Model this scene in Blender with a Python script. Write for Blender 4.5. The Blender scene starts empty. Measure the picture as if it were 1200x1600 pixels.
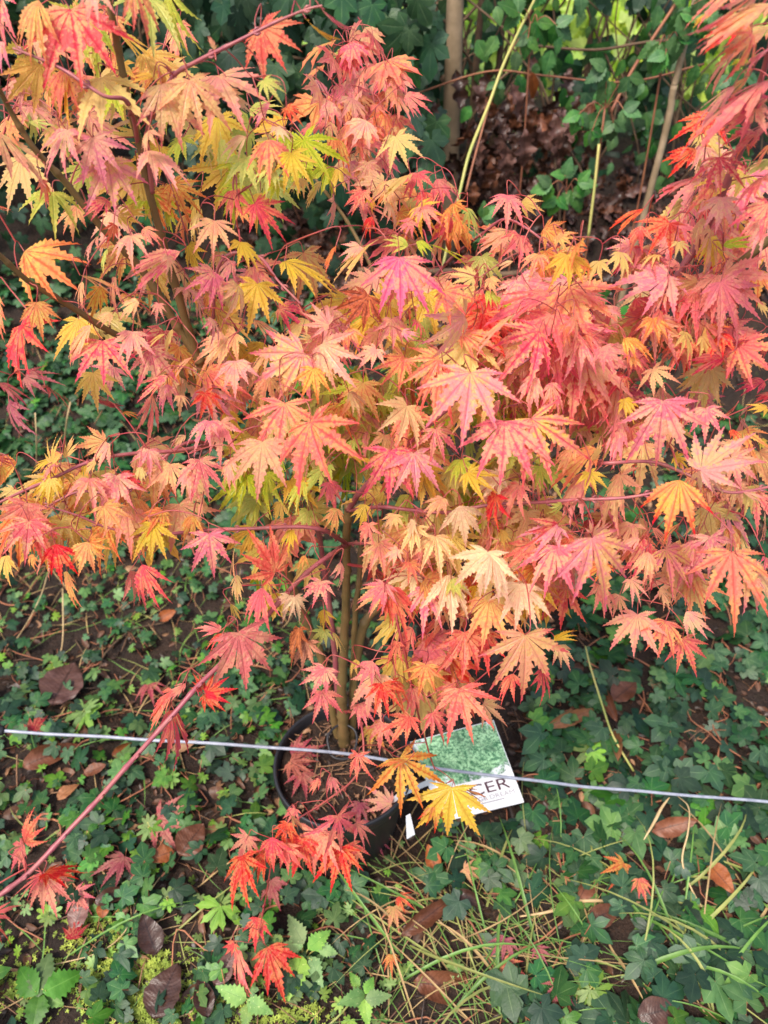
import bpy, math, random
import numpy as np
from mathutils import Vector, Matrix, noise

random.seed(7); rng = np.random.default_rng(7)
R = math.radians
S = bpy.context.scene
COL = S.collection

# ------------------------------------------------------------------ camera
PITCH, CAMZ, F = R(40), 1.5, 1200.0
cam = bpy.data.cameras.new('camera'); camo = bpy.data.objects.new('camera', cam); COL.objects.link(camo)
camo.location = (0, 0, CAMZ); camo.rotation_euler = (R(90) - PITCH, 0, 0)
cam.sensor_width = 36; cam.lens = 27.0; cam.clip_start = 0.05; cam.clip_end = 1000
cam.dof.use_dof = True; cam.dof.focus_distance = 1.0; cam.dof.aperture_fstop = 5.0
S.camera = camo
# ------------------------------------------------------------------ sky, sun, exposure
SUN_EL, SUN_ROT = R(58), R(215)      # veiled sun, high behind the camera's left shoulder
w = bpy.data.worlds.new('World'); S.world = w; w.use_nodes = True
nt = w.node_tree; bg = nt.nodes['Background']
sky = nt.nodes.new('ShaderNodeTexSky'); sky.sky_type = 'NISHITA'; sky.sun_disc = False
sky.sun_elevation = SUN_EL; sky.sun_rotation = SUN_ROT; sky.air_density = 1.3; sky.dust_density = 4.0; sky.ozone_density = 0.7
nt.links.new(sky.outputs[0], bg.inputs[0]); bg.inputs[1].default_value = 0.13
sl = bpy.data.lights.new('sun', 'SUN'); so = bpy.data.objects.new('sun', sl); COL.objects.link(so)
sl.energy = 1.7; sl.angle = R(12); sl.color = (1.0, 0.95, 0.87)
sd = Vector((math.sin(SUN_ROT) * math.cos(SUN_EL), math.cos(SUN_ROT) * math.cos(SUN_EL), math.sin(SUN_EL)))
so.location = (0, 0, 6); so.rotation_euler = sd.to_track_quat('Z', 'Y').to_euler()
S.view_settings.view_transform = 'Standard'; S.view_settings.look = 'None'
S.view_settings.exposure = 1.35; S.view_settings.gamma = 1.0
S.render.engine = 'CYCLES'; S.cycles.use_denoising = True
S.cycles.max_bounces = 8; S.cycles.transmission_bounces = 4; S.cycles.diffuse_bounces = 4

# ------------------------------------------------------------------ pixel helpers (photograph of 1200 x 1600)
FW = Vector((0, math.cos(PITCH), -math.sin(PITCH))); UP = Vector((0, math.sin(PITCH), math.cos(PITCH)))
CAM = Vector((0, 0, CAMZ))
def ray(px, py): return Vector(((px - 600) / F, 0, 0)) - UP * ((py - 800) / F) + FW
def PD(px, py, d): return CAM + ray(px, py) * d
def PY(px, py, Y): r = ray(px, py); return CAM + r * (Y / r.y)
def PZ(px, py, z): r = ray(px, py); return CAM + r * ((z - CAMZ) / r.z)
def G(x, y):
    t = min(1, max(0, (y - 1.5) / 1.25)); h = 0.78 * t * t * (3 - 2 * t)
    f = 1.0 / (1 + max(0, y - 4) * .3)
    h += f * .030 * noise.noise((x * 2.3, y * 2.3, 1.7)) + f * .014 * noise.noise((x * 8, y * 8, 4.2))
    if -.2 < y < 3.5 and abs(x) < 3: h += .006 * noise.noise((x * 30, y * 30, 9))
    return h
def PG(px, py, lift=0):
    r = ray(px, py); t = .9
    while t < 14:
        p = CAM + r * t
        if p.z < G(p.x, p.y) + lift: return p
        t += .012
    return None

# ------------------------------------------------------------------ materials
def lin(h):
    if isinstance(h, str):
        h = [int(h[i:i + 2], 16) / 255 for i in (0, 2, 4)]
        h = [c / 12.92 if c < .04045 else ((c + .055) / 1.055) ** 2.4 for c in h]
    return (*h[:3], 1)
class N:
    def __init__(s, name):
        s.m = bpy.data.materials.new(name); s.m.use_nodes = True; s.t = s.m.node_tree; s.t.nodes.clear()
        s.out = s.t.nodes.new('ShaderNodeOutputMaterial')
    def n(s, typ, **k):
        x = s.t.nodes.new('ShaderNode' + typ)
        for a, b in k.items(): setattr(x, a, b)
        return x
    def set(s, sock, v):
        if isinstance(v, bpy.types.NodeSocket): s.t.links.new(v, sock)
        elif v is not None: sock.default_value = v
    def math(s, op, a, b=None, clamp=False):
        x = s.n('Math', operation=op, use_clamp=clamp); s.set(x.inputs[0], a); s.set(x.inputs[1], b); return x.outputs[0]
    def ramp(s, a, lo, hi, o0=0., o1=1.):
        x = s.n('MapRange', interpolation_type='SMOOTHSTEP'); s.set(x.inputs[0], a)
        for i, v in enumerate((lo, hi, o0, o1)): x.inputs[i + 1].default_value = v
        return x.outputs[0]
    def mix(s, f, a, b, mode='MIX'):
        x = s.n('Mix', data_type='RGBA', blend_type=mode); s.set(x.inputs[0], f); s.set(x.inputs[6], a); s.set(x.inputs[7], b); return x.outputs[2]
    def noise(s, scale, vec=None, detail=3, rough=.55):
        x = s.n('TexNoise'); x.inputs['Scale'].default_value = scale; x.inputs['Detail'].default_value = detail
        x.inputs['Roughness'].default_value = rough; s.set(x.inputs['Vector'], vec); return x.outputs[0]
    def rnd(s):
        a = s.n('Attribute', attribute_name='rnd'); o = s.n('ObjectInfo')
        return s.math('FRACT', s.math('ADD', a.outputs['Fac'], o.outputs['Random']))
    def coords(s, r):
        tc = s.n('Attribute', attribute_name='lc'); v = s.n('VectorMath', operation='ADD'); s.set(v.inputs[0], tc.outputs['Vector'])
        c = s.n('CombineXYZ'); s.set(c.inputs[0], s.math('MULTIPLY', r, 37.)); s.set(c.inputs[1], s.math('MULTIPLY', r, 91.)); s.set(v.inputs[1], c.outputs[0])
        return v.outputs[0]
    def uv(s):
        u = s.n('UVMap', uv_map='uv'); x = s.n('SeparateXYZ'); s.set(x.inputs[0], u.outputs[0]); return x.outputs[0], x.outputs[1]
    def bump(s, h, st=.3, dist=.002):
        b = s.n('Bump'); b.inputs['Strength'].default_value = st; b.inputs['Distance'].default_value = dist; s.set(b.inputs['Height'], h); return b.outputs[0]
    def hsv(s, c, h=None, sat=None, v=None):
        x = s.n('HueSaturation'); s.set(x.inputs['Color'], c)
        if h is not None: s.set(x.inputs['Hue'], h)
        if sat is not None: s.set(x.inputs['Saturation'], sat)
        if v is not None: s.set(x.inputs['Value'], v)
        return x.outputs[0]
    def surf(s, col, rough=.5, spec=.4, trans=0., normal=None, metal=0., coat=0., tcol=None):
        p = s.n('BsdfPrincipled'); s.set(p.inputs['Base Color'], col); s.set(p.inputs['Roughness'], rough)
        p.inputs['Specular IOR Level'].default_value = spec; p.inputs['Metallic'].default_value = metal
        p.inputs['Coat Weight'].default_value = coat; p.inputs['Coat Roughness'].default_value = .15
        s.set(p.inputs['Normal'], normal); o = p.outputs[0]
        if trans:
            t = s.n('BsdfTranslucent'); s.set(t.inputs[0], tcol if tcol is not None else col); s.set(t.inputs['Normal'], normal)
            mx = s.n('MixShader'); mx.inputs[0].default_value = trans; s.set(mx.inputs[1], o); s.set(mx.inputs[2], t.outputs[0]); o = mx.outputs[0]
        s.t.links.new(o, s.out.inputs[0]); return s.m

def maple_mat(name, body, second, vein, tip, scale=1.6, rough=.38, trans=.55, tipamt=.75):
    # object coordinates of a shared leaf run 0..1 along its main lobe
    m = N(name); r = m.rnd(); v3 = m.coords(r); u, v = m.uv()
    n1 = m.noise(scale * 1.6, v3, 2); n2 = m.noise(scale * 9, v3, 3, .65); n3 = m.noise(scale * 30, v3, 2)
    r2 = m.math('FRACT', m.math('MULTIPLY', r, 7.31))
    c = m.mix(m.ramp(m.math('ADD', n1, m.math('MULTIPLY', m.math('SUBTRACT', n2, .5), .9)), .42, .58), lin(body), lin(second))
    # blush that follows the midribs, broken by blotches, and coloured lobe tips
    bl = m.math('MULTIPLY', m.ramp(m.math('ADD', v, m.math('MULTIPLY', m.math('SUBTRACT', n2, .5), 1.1)), .45, .02), m.ramp(r2, .1, .8, .1, .75))
    c = m.mix(bl, c, lin(vein))
    tp = m.math('MULTIPLY', m.ramp(m.math('ADD', u, m.math('MULTIPLY', m.math('SUBTRACT', n2, .5), .7)), .52, .98), tipamt)
    c = m.mix(tp, c, lin(tip))
    ed = m.math('MULTIPLY', m.ramp(v, .78, 1.02), .28); c = m.mix(ed, c, lin(tip))
    c = m.mix(m.ramp(v, .10, .03, 0., .45), c, lin(vein))
    c = m.mix(m.ramp(n3, .68, .75, 0., .45), c, lin('9a5030'))
    c = m.hsv(c, m.math('ADD', m.math('MULTIPLY', m.math('SUBTRACT', r, .5), .02), .5), m.ramp(r2, 0, 1, .86, 1.08), m.ramp(m.math('FRACT', m.math('MULTIPLY', r, 3.77)), 0, 1, .96, 1.16))
    h = m.math('ADD', m.math('MULTIPLY', n2, .6), m.math('MULTIPLY', m.ramp(v, 0, .25), .6))
    return m.surf(c, rough, .42, trans, m.bump(h, .35, .03))
MAP = {
 'P': maple_mat('maple_pink', 'e46e78', 'e8a47e', 'd04664', 'd84264'),
 'V': maple_mat('maple_violet_pink', 'e2768c', 'e89e84', 'c85072', 'd84e72'),
 'R': maple_mat('maple_red', 'e05452', 'e68862', 'cc343f', 'd4323a'),
 'S': maple_mat('maple_salmon', 'e88a78', 'e8aa74', 'd86464', 'e05a60'),
 'O': maple_mat('maple_orange', 'e09660', 'deb264', 'd0664c', 'da5a48'),
 'Y': maple_mat('maple_yellow', 'dabc54', 'dab458', 'c89848', 'e08858', tipamt=.5),
 'G': maple_mat('maple_yellow_green', 'b6c040', 'cac64c', 'a2aa3a', 'd0ac4c', tipamt=.4),
 'C': maple_mat('maple_cream', 'e8ca8e', 'e6b886', 'de9c7a', 'e08e7c', tipamt=.6),
 'T': maple_mat('maple_yellow_red_tips', 'deb25e', 'e2a068', 'd27056', 'd23438', tipamt=1.),
 'M': maple_mat('maple_yellow_pink', 'e0b26c', 'e69084', 'c85070', 'dc5c74', tipamt=.95),
 'D': maple_mat('maple_dusky_red', 'b63e4e', 'c06a5a', '9a2c44', 'a62c44'),
 'B': maple_mat('maple_withered_brown', '8c4020', 'a85a30', '5c2812', '7a3419', rough=.6, trans=.15),
}
MKEYS = list(MAP); MMATS = [MAP[k] for k in MKEYS]

def green_mat(name, a, b, vein, rough=.32, trans=.15, spec=.5, veinw=.1, veinamt=.55, spots=None, coat=0.):
    m = N(name); r = m.rnd(); v3 = m.coords(r); u, v = m.uv()
    n1 = m.noise(2.2, v3, 3); n2 = m.noise(14, v3, 3)
    c = m.mix(m.ramp(n1, .35, .65), lin(a), lin(b))
    c = m.mix(m.math('MULTIPLY', m.ramp(v, veinw, veinw * .25), veinamt), c, lin(vein))
    if spots: c = m.mix(m.ramp(n2, .62, .72, 0., .7), c, lin(spots))
    c = m.hsv(c, m.ramp(r, 0, 1, .485, .515), m.ramp(m.math('FRACT', m.math('MULTIPLY', r, 5.3)), 0, 1, .8, 1.1), m.ramp(m.math('FRACT', m.math('MULTIPLY', r, 9.7)), 0, 1, .65, 1.3))
    h = m.math('ADD', n2, m.math('MULTIPLY', m.ramp(v, 0, .3), .8))
    return m.surf(c, m.ramp(n1, .2, .8, rough * .9, rough * 1.1), spec, trans, m.bump(h, .07, .03), coat=coat)
IVY = green_mat('ivy_leaf', '234628', '2f532a', '76905e', .46, .14, .26, .06, .45)
IVYL = green_mat('ivy_leaf_young', '3c642a', '507630', '80985a', .44, .18, .25, .06, .45)
IVYD = green_mat('ivy_leaf_dark', '193221', '213c25', '52684a', .42, .08, .26, .05, .35)
LIME = green_mat('herb_leaf', '5e7e32', '72903c', '90a85e', .5, .25, .25, .1, .4, spots='8a9a3e')
BRAM = green_mat('bramble_leaf', '335c2c', '446e32', '6e8e56', .5, .22, .25, .07, .5)
NETT = green_mat('nettle_leaf', '628a42', '789c4c', '507438', .55, .25, .3, .07, .5, spots='c0cc84')
SUNL = green_mat('hedge_leaf_sunlit_tint', 'b4d04c', 'cade68', 'dae494', .45, .5, .4)  # sunshine on the far leaves is put into this bright yellow-green
DOCK = green_mat('broad_leaf', '466c26', '588032', '74964a', .5, .22, .35, .06, .5)
def brown_mat(name, a, b, vein, rough=.5, trans=.08):
    m = N(name); r = m.rnd(); v3 = m.coords(r); u, v = m.uv()
    n1 = m.noise(3, v3, 5, .7); n2 = m.noise(11, v3, 5, .65)
    c = m.mix(m.ramp(n1, .35, .65), lin(a), lin(b)); c = m.mix(m.ramp(v, .09, .03, 0., .7), c, lin(vein))
    w_ = m.n('TexWave', wave_type='BANDS', bands_direction='Y'); w_.inputs['Scale'].default_value = 4.5
    tc = m.n('CombineXYZ'); m.set(tc.inputs[1], m.math('SUBTRACT', u, m.math('MULTIPLY', v, .16))); m.t.links.new(tc.outputs[0], w_.inputs['Vector'])
    c = m.mix(m.ramp(n2, .55, .75, 0., .5), c, lin('2c1a12'))
    c = m.hsv(c, None, None, m.ramp(r, 0, 1, .7, 1.2))
    h = m.math('ADD', n2, m.math('MULTIPLY', w_.outputs[1], .12))
    return m.surf(c, rough, .35, trans, m.bump(h, .16, .03))
BRN = [brown_mat('dead_leaf_brown', '5a3320', '6e4430', '3c2216', .42), brown_mat('dead_leaf_tan', '7c4e30', '8c6040', '563622', .5),
       brown_mat('dead_leaf_wet', '38241d', '493128', '261813', .28), brown_mat('dead_leaf_orange', '7c401e', '8e5026', '502812', .5),
       brown_mat('dead_leaf_purple_brown', '523630', '6c4e46', '36241f', .34)]
def plain(name, a, b, scale=20, rough=.6, spec=.3, bump=.3, bscale=60, bd=.002, trans=0., metal=0.):
    m = N(name); tc = m.n('TexCoord'); o = tc.outputs['Object']
    n1 = m.noise(scale, o, 4); n2 = m.noise(bscale, o, 4)
    a_ = m.n('Attribute', attribute_name='rnd')
    c = m.mix(m.ramp(n1, .3, .7), lin(a), lin(b)); c = m.hsv(c, None, None, m.ramp(a_.outputs['Fac'], 0, 1, 1.0, 1.35))
    return m.surf(c, rough, spec, trans, m.bump(n2, bump, bd), metal=metal)
BARK = plain('maple_stem_bark', '5c4e2e', '6c5434', 40, .5, .35, .3, 160, .001)
BARKR = plain('maple_young_bark', '82404a', '925652', 40, .42, .4, .2, 180, .0006)
TWIG = plain('maple_twig_bark', '80262f', '8e443a', 30, .42, .4, .1)
TRUNK = plain('sapling_bark', '7c6a52', '948068', 18, .8, .2, .6, 45, .004)
CANE = plain('cane_bark', '8f9450', 'a89c5c', 12, .5, .3, .2)
DRY = plain('dry_stem', 'a08660', 'bda47c', 30, .7, .2, .3)
DRYD = plain('dark_twig', '4a382c', '64503e', 30, .8, .2, .4)
RUSS = plain('bramble_stem', '7a4a38', '8c5c40', 20, .6, .3, .3)
GRASS = [plain('grass_green', '4a6c2c', '5e803a', 40, .45, .4, .1, trans=.25), plain('grass_yellow', '767e42', '8a8a50', 40, .5, .3, .1, trans=.25),
         plain('grass_straw', '806744', '967e56', 40, .6, .3, .1, trans=.15)]
MOSS = plain('moss', '76883a', '98a448', 30, .7, .2, .2, trans=.25)
LITT = [plain('litter_brown', '3c281d', '563827', 40, .5, .35), plain('litter_dark', '21170f', '302118', 40, .45, .4), plain('litter_tan', '6a4c38', '806044', 40, .6, .3)]
def soil_mat(name, far=True):
    m = N(name); g = m.n('NewGeometry'); p = g.outputs['Position']
    n1 = m.noise(9, p, 5, .65); n2 = m.noise(120, p, 4, .7); n3 = m.noise(45, p, 4, .6)
    c = m.mix(m.ramp(n1, .3, .7), lin('1b130e'), lin('2e2018')); c = m.mix(m.ramp(n2, .58, .7, 0., .7), c, lin('4e382a'))
    c = m.mix(m.ramp(n3, .6, .72, 0., .6), c, lin('2f3018') if far else lin('3a281c'))
    if far:
        s = m.n('SeparateXYZ'); m.set(s.inputs[0], p)
        gr = m.mix(m.ramp(m.noise(1.5, p, 6, .7), .3, .7), lin('6a8c2c'), lin('98ac44')); c = m.mix(m.ramp(s.outputs[1], 3.6, 4.2), c, gr)
    return m.surf(c, .75, .25, 0, m.bump(m.math('ADD', m.math('MULTIPLY', n2, .5), n3), .9, .012))
SOIL = soil_mat('soil'); POTSOIL = soil_mat('potting_soil', False)

# ------------------------------------------------------------------ mesh helpers
def mk_mesh(name, V, T, UV=None, mats=(), midx=None, rnd=None, smooth=True, lc=None):
    V = np.asarray(V, np.float32); T = np.asarray(T, np.int32)
    me = bpy.data.meshes.new(name)
    me.vertices.add(len(V)); me.vertices.foreach_set('co', V.ravel())
    me.loops.add(T.size); me.loops.foreach_set('vertex_index', T.ravel())
    me.polygons.add(len(T)); me.polygons.foreach_set('loop_start', np.arange(0, T.size, T.shape[1], dtype=np.int32))
    for m in mats: me.materials.append(m)
    if midx is not None: me.polygons.foreach_set('material_index', np.asarray(midx, np.int32))
    me.polygons.foreach_set('use_smooth', np.full(len(T), smooth))
    if UV is not None:
        l = me.uv_layers.new(name='uv'); l.data.foreach_set('uv', np.asarray(UV, np.float32)[T.ravel()].ravel())
    if lc is None and UV is not None: lc = V
    if lc is not None:
        a = me.attributes.new('lc', 'FLOAT_VECTOR', 'POINT'); a.data.foreach_set('vector', np.asarray(lc, np.float32).ravel())
    if rnd is not None:
        a = me.attributes.new('rnd', 'FLOAT', 'POINT'); a.data.foreach_set('value', np.asarray(rnd, np.float32))
    me.update(calc_edges=True); me.validate(); return me
def obj(name, me, parent=None, mat=None):
    o = bpy.data.objects.new(name, me); COL.objects.link(o)
    if mat is not None: me.materials.append(mat)
    if parent is not None:
        o.parent = parent; o.matrix_parent_inverse = Matrix.Translation(-parent.location)
    return o
def tag(o, label=None, cat=None, group=None, kind=None):
    for k, v in (('label', label), ('category', cat), ('group', group), ('kind', kind)):
        if v: o[k] = v
    return o
def thing(name, label, cat, loc, group=None):
    o = bpy.data.objects.new(name, None); COL.objects.link(o); o.location = loc; o.empty_display_size = .05
    return tag(o, label, cat, group)
class J:                                   # joins many small pieces into one mesh
    def __init__(s): s.V = []; s.T = []; s.U = []; s.M = []; s.R = []; s.L = []; s.n = 0
    def add(s, t, mat, mi=0, rnd=None):
        V, T, U = t; A = np.array(mat)
        s.V.append(V @ A[:3, :3].T + A[:3, 3]); s.T.append(T + s.n); s.U.append(U if U is not None else np.zeros((len(V), 2)))
        s.L.append(V); s.M.append(np.full(len(T), mi)); s.R.append(np.full(len(V), random.random() if rnd is None else rnd)); s.n += len(V)
    def build(s, name, mats, parent=None):
        me = mk_mesh(name, np.concatenate(s.V), np.concatenate(s.T), np.concatenate(s.U), mats, np.concatenate(s.M), np.concatenate(s.R), lc=np.concatenate(s.L))
        return obj(name, me, parent)
ID = Matrix.Identity(4)
def catmull(P, k=5):
    P = [Vector(p) for p in P]
    if len(P) < 3: k = 1
    Q = [P[0] * 2 - P[1]] + P + [P[-1] * 2 - P[-2]]; out = []
    for i in range(1, len(Q) - 2):
        a, b, c, d = Q[i - 1:i + 3]
        for j in range(k):
            t = j / k; out.append(.5 * ((2 * b) + (c - a) * t + (2 * a - 5 * b + 4 * c - d) * t * t + (3 * b - a - 3 * c + d) * t ** 3))
    out.append(P[-1]); return out
def tube(pts, rad, sides=6, cap=True):
    n = len(pts); V = []; T = []
    if not isinstance(rad, (list, tuple)): rad = [rad] * n
    if len(rad) != n: rad = [float(np.interp(i / (n - 1), np.linspace(0, 1, len(rad)), rad)) for i in range(n)]
    prev = None
    for i, p in enumerate(pts):
        d = (pts[min(i + 1, n - 1)] - pts[max(i - 1, 0)]).normalized()
        a = prev - d * prev.dot(d) if prev else d.orthogonal()
        if a.length < 1e-6: a = d.orthogonal()
        a.normalize(); prev = a; b = d.cross(a)
        for k in range(sides):
            an = 2 * math.pi * k / sides; V.append(p + (a * math.cos(an) + b * math.sin(an)) * rad[i])
    for i in range(n - 1):
        for k in range(sides):
            A = i * sides + k; B = i * sides + (k + 1) % sides; C = A + sides; D = B + sides; T += [(A, B, D), (A, D, C)]
    if cap:
        V += [pts[0], pts[-1]]; c0 = len(V) - 2
        for k in range(sides):
            T.append((c0, (k + 1) % sides, k)); e = (n - 1) * sides; T.append((c0 + 1, e + k, e + (k + 1) % sides))
    return np.array([tuple(v) for v in V]), np.array(T, np.int32), None

def palmate(lobes, W, K=10, teeth=.25, fold=.18, droop=.25, jit=.05, wide=.45, tip=1.1, seed=0, cup=0., tw=.12, sd_droop=.35, back=22):
    """lobes: (angle in degrees, length); joined blades round the base at the origin, main lobe along +Y, normal +Z"""
    r_ = random.Random(seed); V = []; T = []; U = []
    L = sorted(lobes); n = len(L)
    for i, (a, ln) in enumerate(L):
        hl = (a - L[i - 1][0]) / 2 if i else back
        hr = (L[i + 1][0] - a) / 2 if i < n - 1 else back
        aa = R(a + r_.uniform(-3, 3) * (jit > 0)); ln *= 1 + r_.uniform(-jit, jit)
        twi = r_.uniform(-tw, tw); dr = droop * (1 + r_.uniform(-.5, .5)) + sd_droop * abs(a) / 100 * droop
        dx, dy = math.sin(aa), math.cos(aa); nx, ny = dy, -dx
        base = len(V); hw = W * (ln ** .7)
        bend = r_.uniform(-.06, .06)
        for k in range(K + 1):
            t = k / K; r = ln * t
            p = (t / wide) ** .8 if t < wide else max(0, (1 - t) / (1 - wide)) ** tip
            z0 = -dr * r * r + cup * r
            cx, cy = dx * r + nx * bend * t * t, dy * r + ny * bend * t * t
            V.append((cx, cy, z0)); U.append((t, 0))
            for sgn, h in ((-1, hl), (1, hr)):
                lim = r * math.tan(R(min(h, 60))); wd = hw * p; free = wd < lim * .98
                rr = r
                if free and teeth and k < K:
                    wd *= (1.12 if k % 2 else 1 - teeth); rr = r + (.024 * ln if k % 2 else -.008)
                wd = min(wd, lim)
                x = dx * rr + nx * (sgn * wd + bend * t * t); y = dy * rr + ny * (sgn * wd + bend * t * t)
                z = -dr * r * r + cup * r + fold * wd * (1 if free else .55) + sgn * wd * twi * t
                V.append((x, y, z)); U.append((t, 1 if k else 0))
        for k in range(K):
            a0 = base + 3 * k; b0 = a0 + 3
            if k == 0: T += [(a0, b0, b0 + 1), (a0, b0 + 2, b0)]
            else:
                T += [(a0, b0, b0 + 1), (a0, b0 + 1, a0 + 1)]
                T += [(a0, a0 + 2, b0 + 2), (a0, b0 + 2, b0)]
    V = np.array(V, float)
    return V, np.array(T, np.int32), np.array(U, float)
def norm_tip(t, tipv):                     # turn and scale so that the main tip lies at (0, 1, 0)
    V, T, U = t; y, z = tipv[1], tipv[2]; an = math.atan2(z, y); l = math.hypot(y, z); c, s_ = math.cos(-an) / l, math.sin(-an) / l
    M = np.array([[1 / l, 0, 0], [0, c, -s_], [0, s_, c]]); return V @ M.T, T, U
def pinnate(W=.3, K=12, teeth=.2, fold=.15, droop=.3, curl=.0, wide=.42, tip=.9, notch=0., seed=0, roll=0., wav=.02, rag=0.):
    r_ = random.Random(seed); V = []; T = []; U = []
    for k in range(K + 1):
        t = k / K; p = math.sin(math.pi * .5 * min(1, t / wide)) ** .7 if t < wide else max(0, (1 - t) / (1 - wide)) ** tip
        w_ = W * p; z0 = -droop * t * t
        if teeth and 0 < k < K: w_ *= (1.06 if k % 2 else 1 - teeth)
        for s_ in (-1, -.5, 0, .5, 1):
            x = s_ * w_ * (1 + (r_.uniform(-rag, rag * .5) if abs(s_) == 1 else 0)); an = roll * abs(s_) * w_ / max(W, .01)
            z = z0 + fold * abs(x) + curl * x * x + wav * r_.uniform(-1, 1) * abs(s_)
            if roll: x = s_ * w_ * (1 - .35 * min(1, abs(an))); z += abs(an) * .5 * w_ * abs(s_)
            y = t - (notch * abs(s_) * (1 - t) ** 3 if t < .4 else 0) + (.02 if (teeth and k % 2) else 0) * abs(s_)
            V.append((x, y, z)); U.append((t, abs(s_)))
    for k in range(K):
        for j in range(4):
            a = k * 5 + j; T += [(a, a + 1, a + 6), (a, a + 6, a + 5)]
    return np.array(V, float), np.array(T, np.int32), np.array(U, float)

# ------------------------------------------------------------------ leaf templates
MT = []                                    # maple leaves, loosely open to closed
for i in range(18):
    r_ = random.Random(100 + i); cl = [.96, .86, .74, .56, .34, .9][i % 6]
    lob = [(0, 1.0)] + [(s_ * a * cl, l * r_.uniform(.92, 1.06)) for s_ in (-1, 1) for a, l in ((33, .93), (67, .74), (104, .42))]
    if i % 5 == 4: lob = [q for q in lob if abs(q[0]) < 90 * cl]
    t = palmate(lob, .116 + r_.uniform(-.014, .012), 21, .26, r_.uniform(.1, .5), r_.uniform(.12, .6), .10, .45, 1.22, i, cup=r_.uniform(-.05, .15), tw=.45, sd_droop=r_.uniform(.4, 1.3))
    j = np.argmax(t[0][:, 1]); MT.append(norm_tip(t, t[0][j]))
MTL = []                                   # the same with fewer points for the far cluster and the shaded inside
for i in range(8):
    r_ = random.Random(200 + i); cl = [1, .85, .65, .5][i % 4]
    lob = [(0, 1.0)] + [(s_ * a * cl, l) for s_ in (-1, 1) for a, l in ((34, .92), (70, .7))]
    t = palmate(lob, .155, 9, .3, .3, r_.uniform(.15, .45), .07, .45, 1.05, i, tw=.3, sd_droop=.6)
    MTL.append(norm_tip(t, t[0][np.argmax(t[0][:, 1])]))
def ivy_t(seed, k=5, n5=True):
    r_ = random.Random(seed)
    lob = [(0, 1.0), (-54, r_.uniform(.64, .8)), (54, r_.uniform(.64, .8))]
    if n5: lob += [(-112, r_.uniform(.4, .55)), (112, r_.uniform(.4, .55))]
    return palmate(lob, r_.uniform(.40, .52), k + 1, 0, r_.uniform(-.05, .14), r_.uniform(.05, .35), .08, .42, .98, seed, tw=.15, sd_droop=.3, back=38)
IT = [ivy_t(i, 5) for i in range(8)]
ITL = [ivy_t(20 + i, 3, False) for i in range(5)]
HERB = [palmate([(0, 1), (-40, .9), (40, .9), (-85, .8), (85, .8), (-125, .55), (125, .55)], .24, 6, .22, .1, .15, .08, .6, .7, 40 + i, tw=.2) for i in range(3)]
BUTT = [palmate([(0, 1), (-28, .85), (28, .85), (-75, .95), (75, .95), (-105, .8), (105, .8)], .16, 7, .3, .1, .2, .08, .62, .75, 50 + i, tw=.25) for i in range(3)]
NT = [pinnate(.36, 16, .24, .22, .3, 0, .3, .85, .12, 60 + i, wav=.015) for i in range(3)]
BT = [pinnate(.40, 16, .2, .12, .3, 0, .4, .7, .1, 70 + i, wav=.02) for i in range(3)]
OV = [pinnate(.27, 14, 0, .2, r_, 0, .45, .75, 0, 80 + i, roll=q, wav=.05, rag=.22) for i, (r_, q) in enumerate([(.15, .2), (.4, .9), (-.3, .6), (.1, 1.4), (.25, .4)])]
OVN = [pinnate(.17, 12, .08, .3, r_, 0, .45, .8, 0, 90 + i, roll=q, wav=.03) for i, (r_, q) in enumerate([(.25, .8), (.5, 1.2)])]
OAK = []
for i in range(4):
    t = pinnate(.30, 14, 0, .25, .4, .6, .58, .5, 0, 95 + i, wav=.07); V = t[0].copy()
    for k in range(15):
        V[k * 5:(k + 1) * 5, 0] *= .74 + .3 * math.cos(k * 2 * math.pi / 3.6 + i); V[k * 5:(k + 1) * 5, 2] += .05 * math.sin(k * .9 + i)
    OAK.append((V, t[1], t[2]))
def tmesh(name, ts, mats=()): return [mk_mesh(name, *t, mats=mats) for t in ts]
def frame(B, y, n, s_, sx=1.0):
    y = y.normalized(); n = (n - y * n.dot(y)).normalized(); x = y.cross(n)
    M = Matrix((x * s_ * sx, y * s_, n * s_)).transposed().to_4x4(); M.translation = B; return M

# ================================================================== THE SETTING
def axis(lo, hi, step, ext):
    a = list(np.arange(lo, hi + 1e-6, step)); q = step
    while a[-1] < ext: q *= 1.5; a.append(a[-1] + q)
    q = step
    while a[0] > -ext: q *= 1.5; a.insert(0, a[0] - q)
    return a
gx, gy = axis(-2.6, 2.6, .028, 260), axis(.0, 3.0, .028, 260)
V = [(x, y, G(x, y)) for y in gy for x in gx]; nx = len(gx)
T = []
for j in range(len(gy) - 1):
    for i in range(nx - 1):
        a = j * nx + i; T += [(a, a + 1, a + nx + 1), (a, a + nx + 1, a + nx)]
tag(obj('ground', mk_mesh('ground', V, T, mats=(SOIL,))), 'dark soil bank rising to the hedge with a grass field beyond', 'ground', kind='structure')

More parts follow.
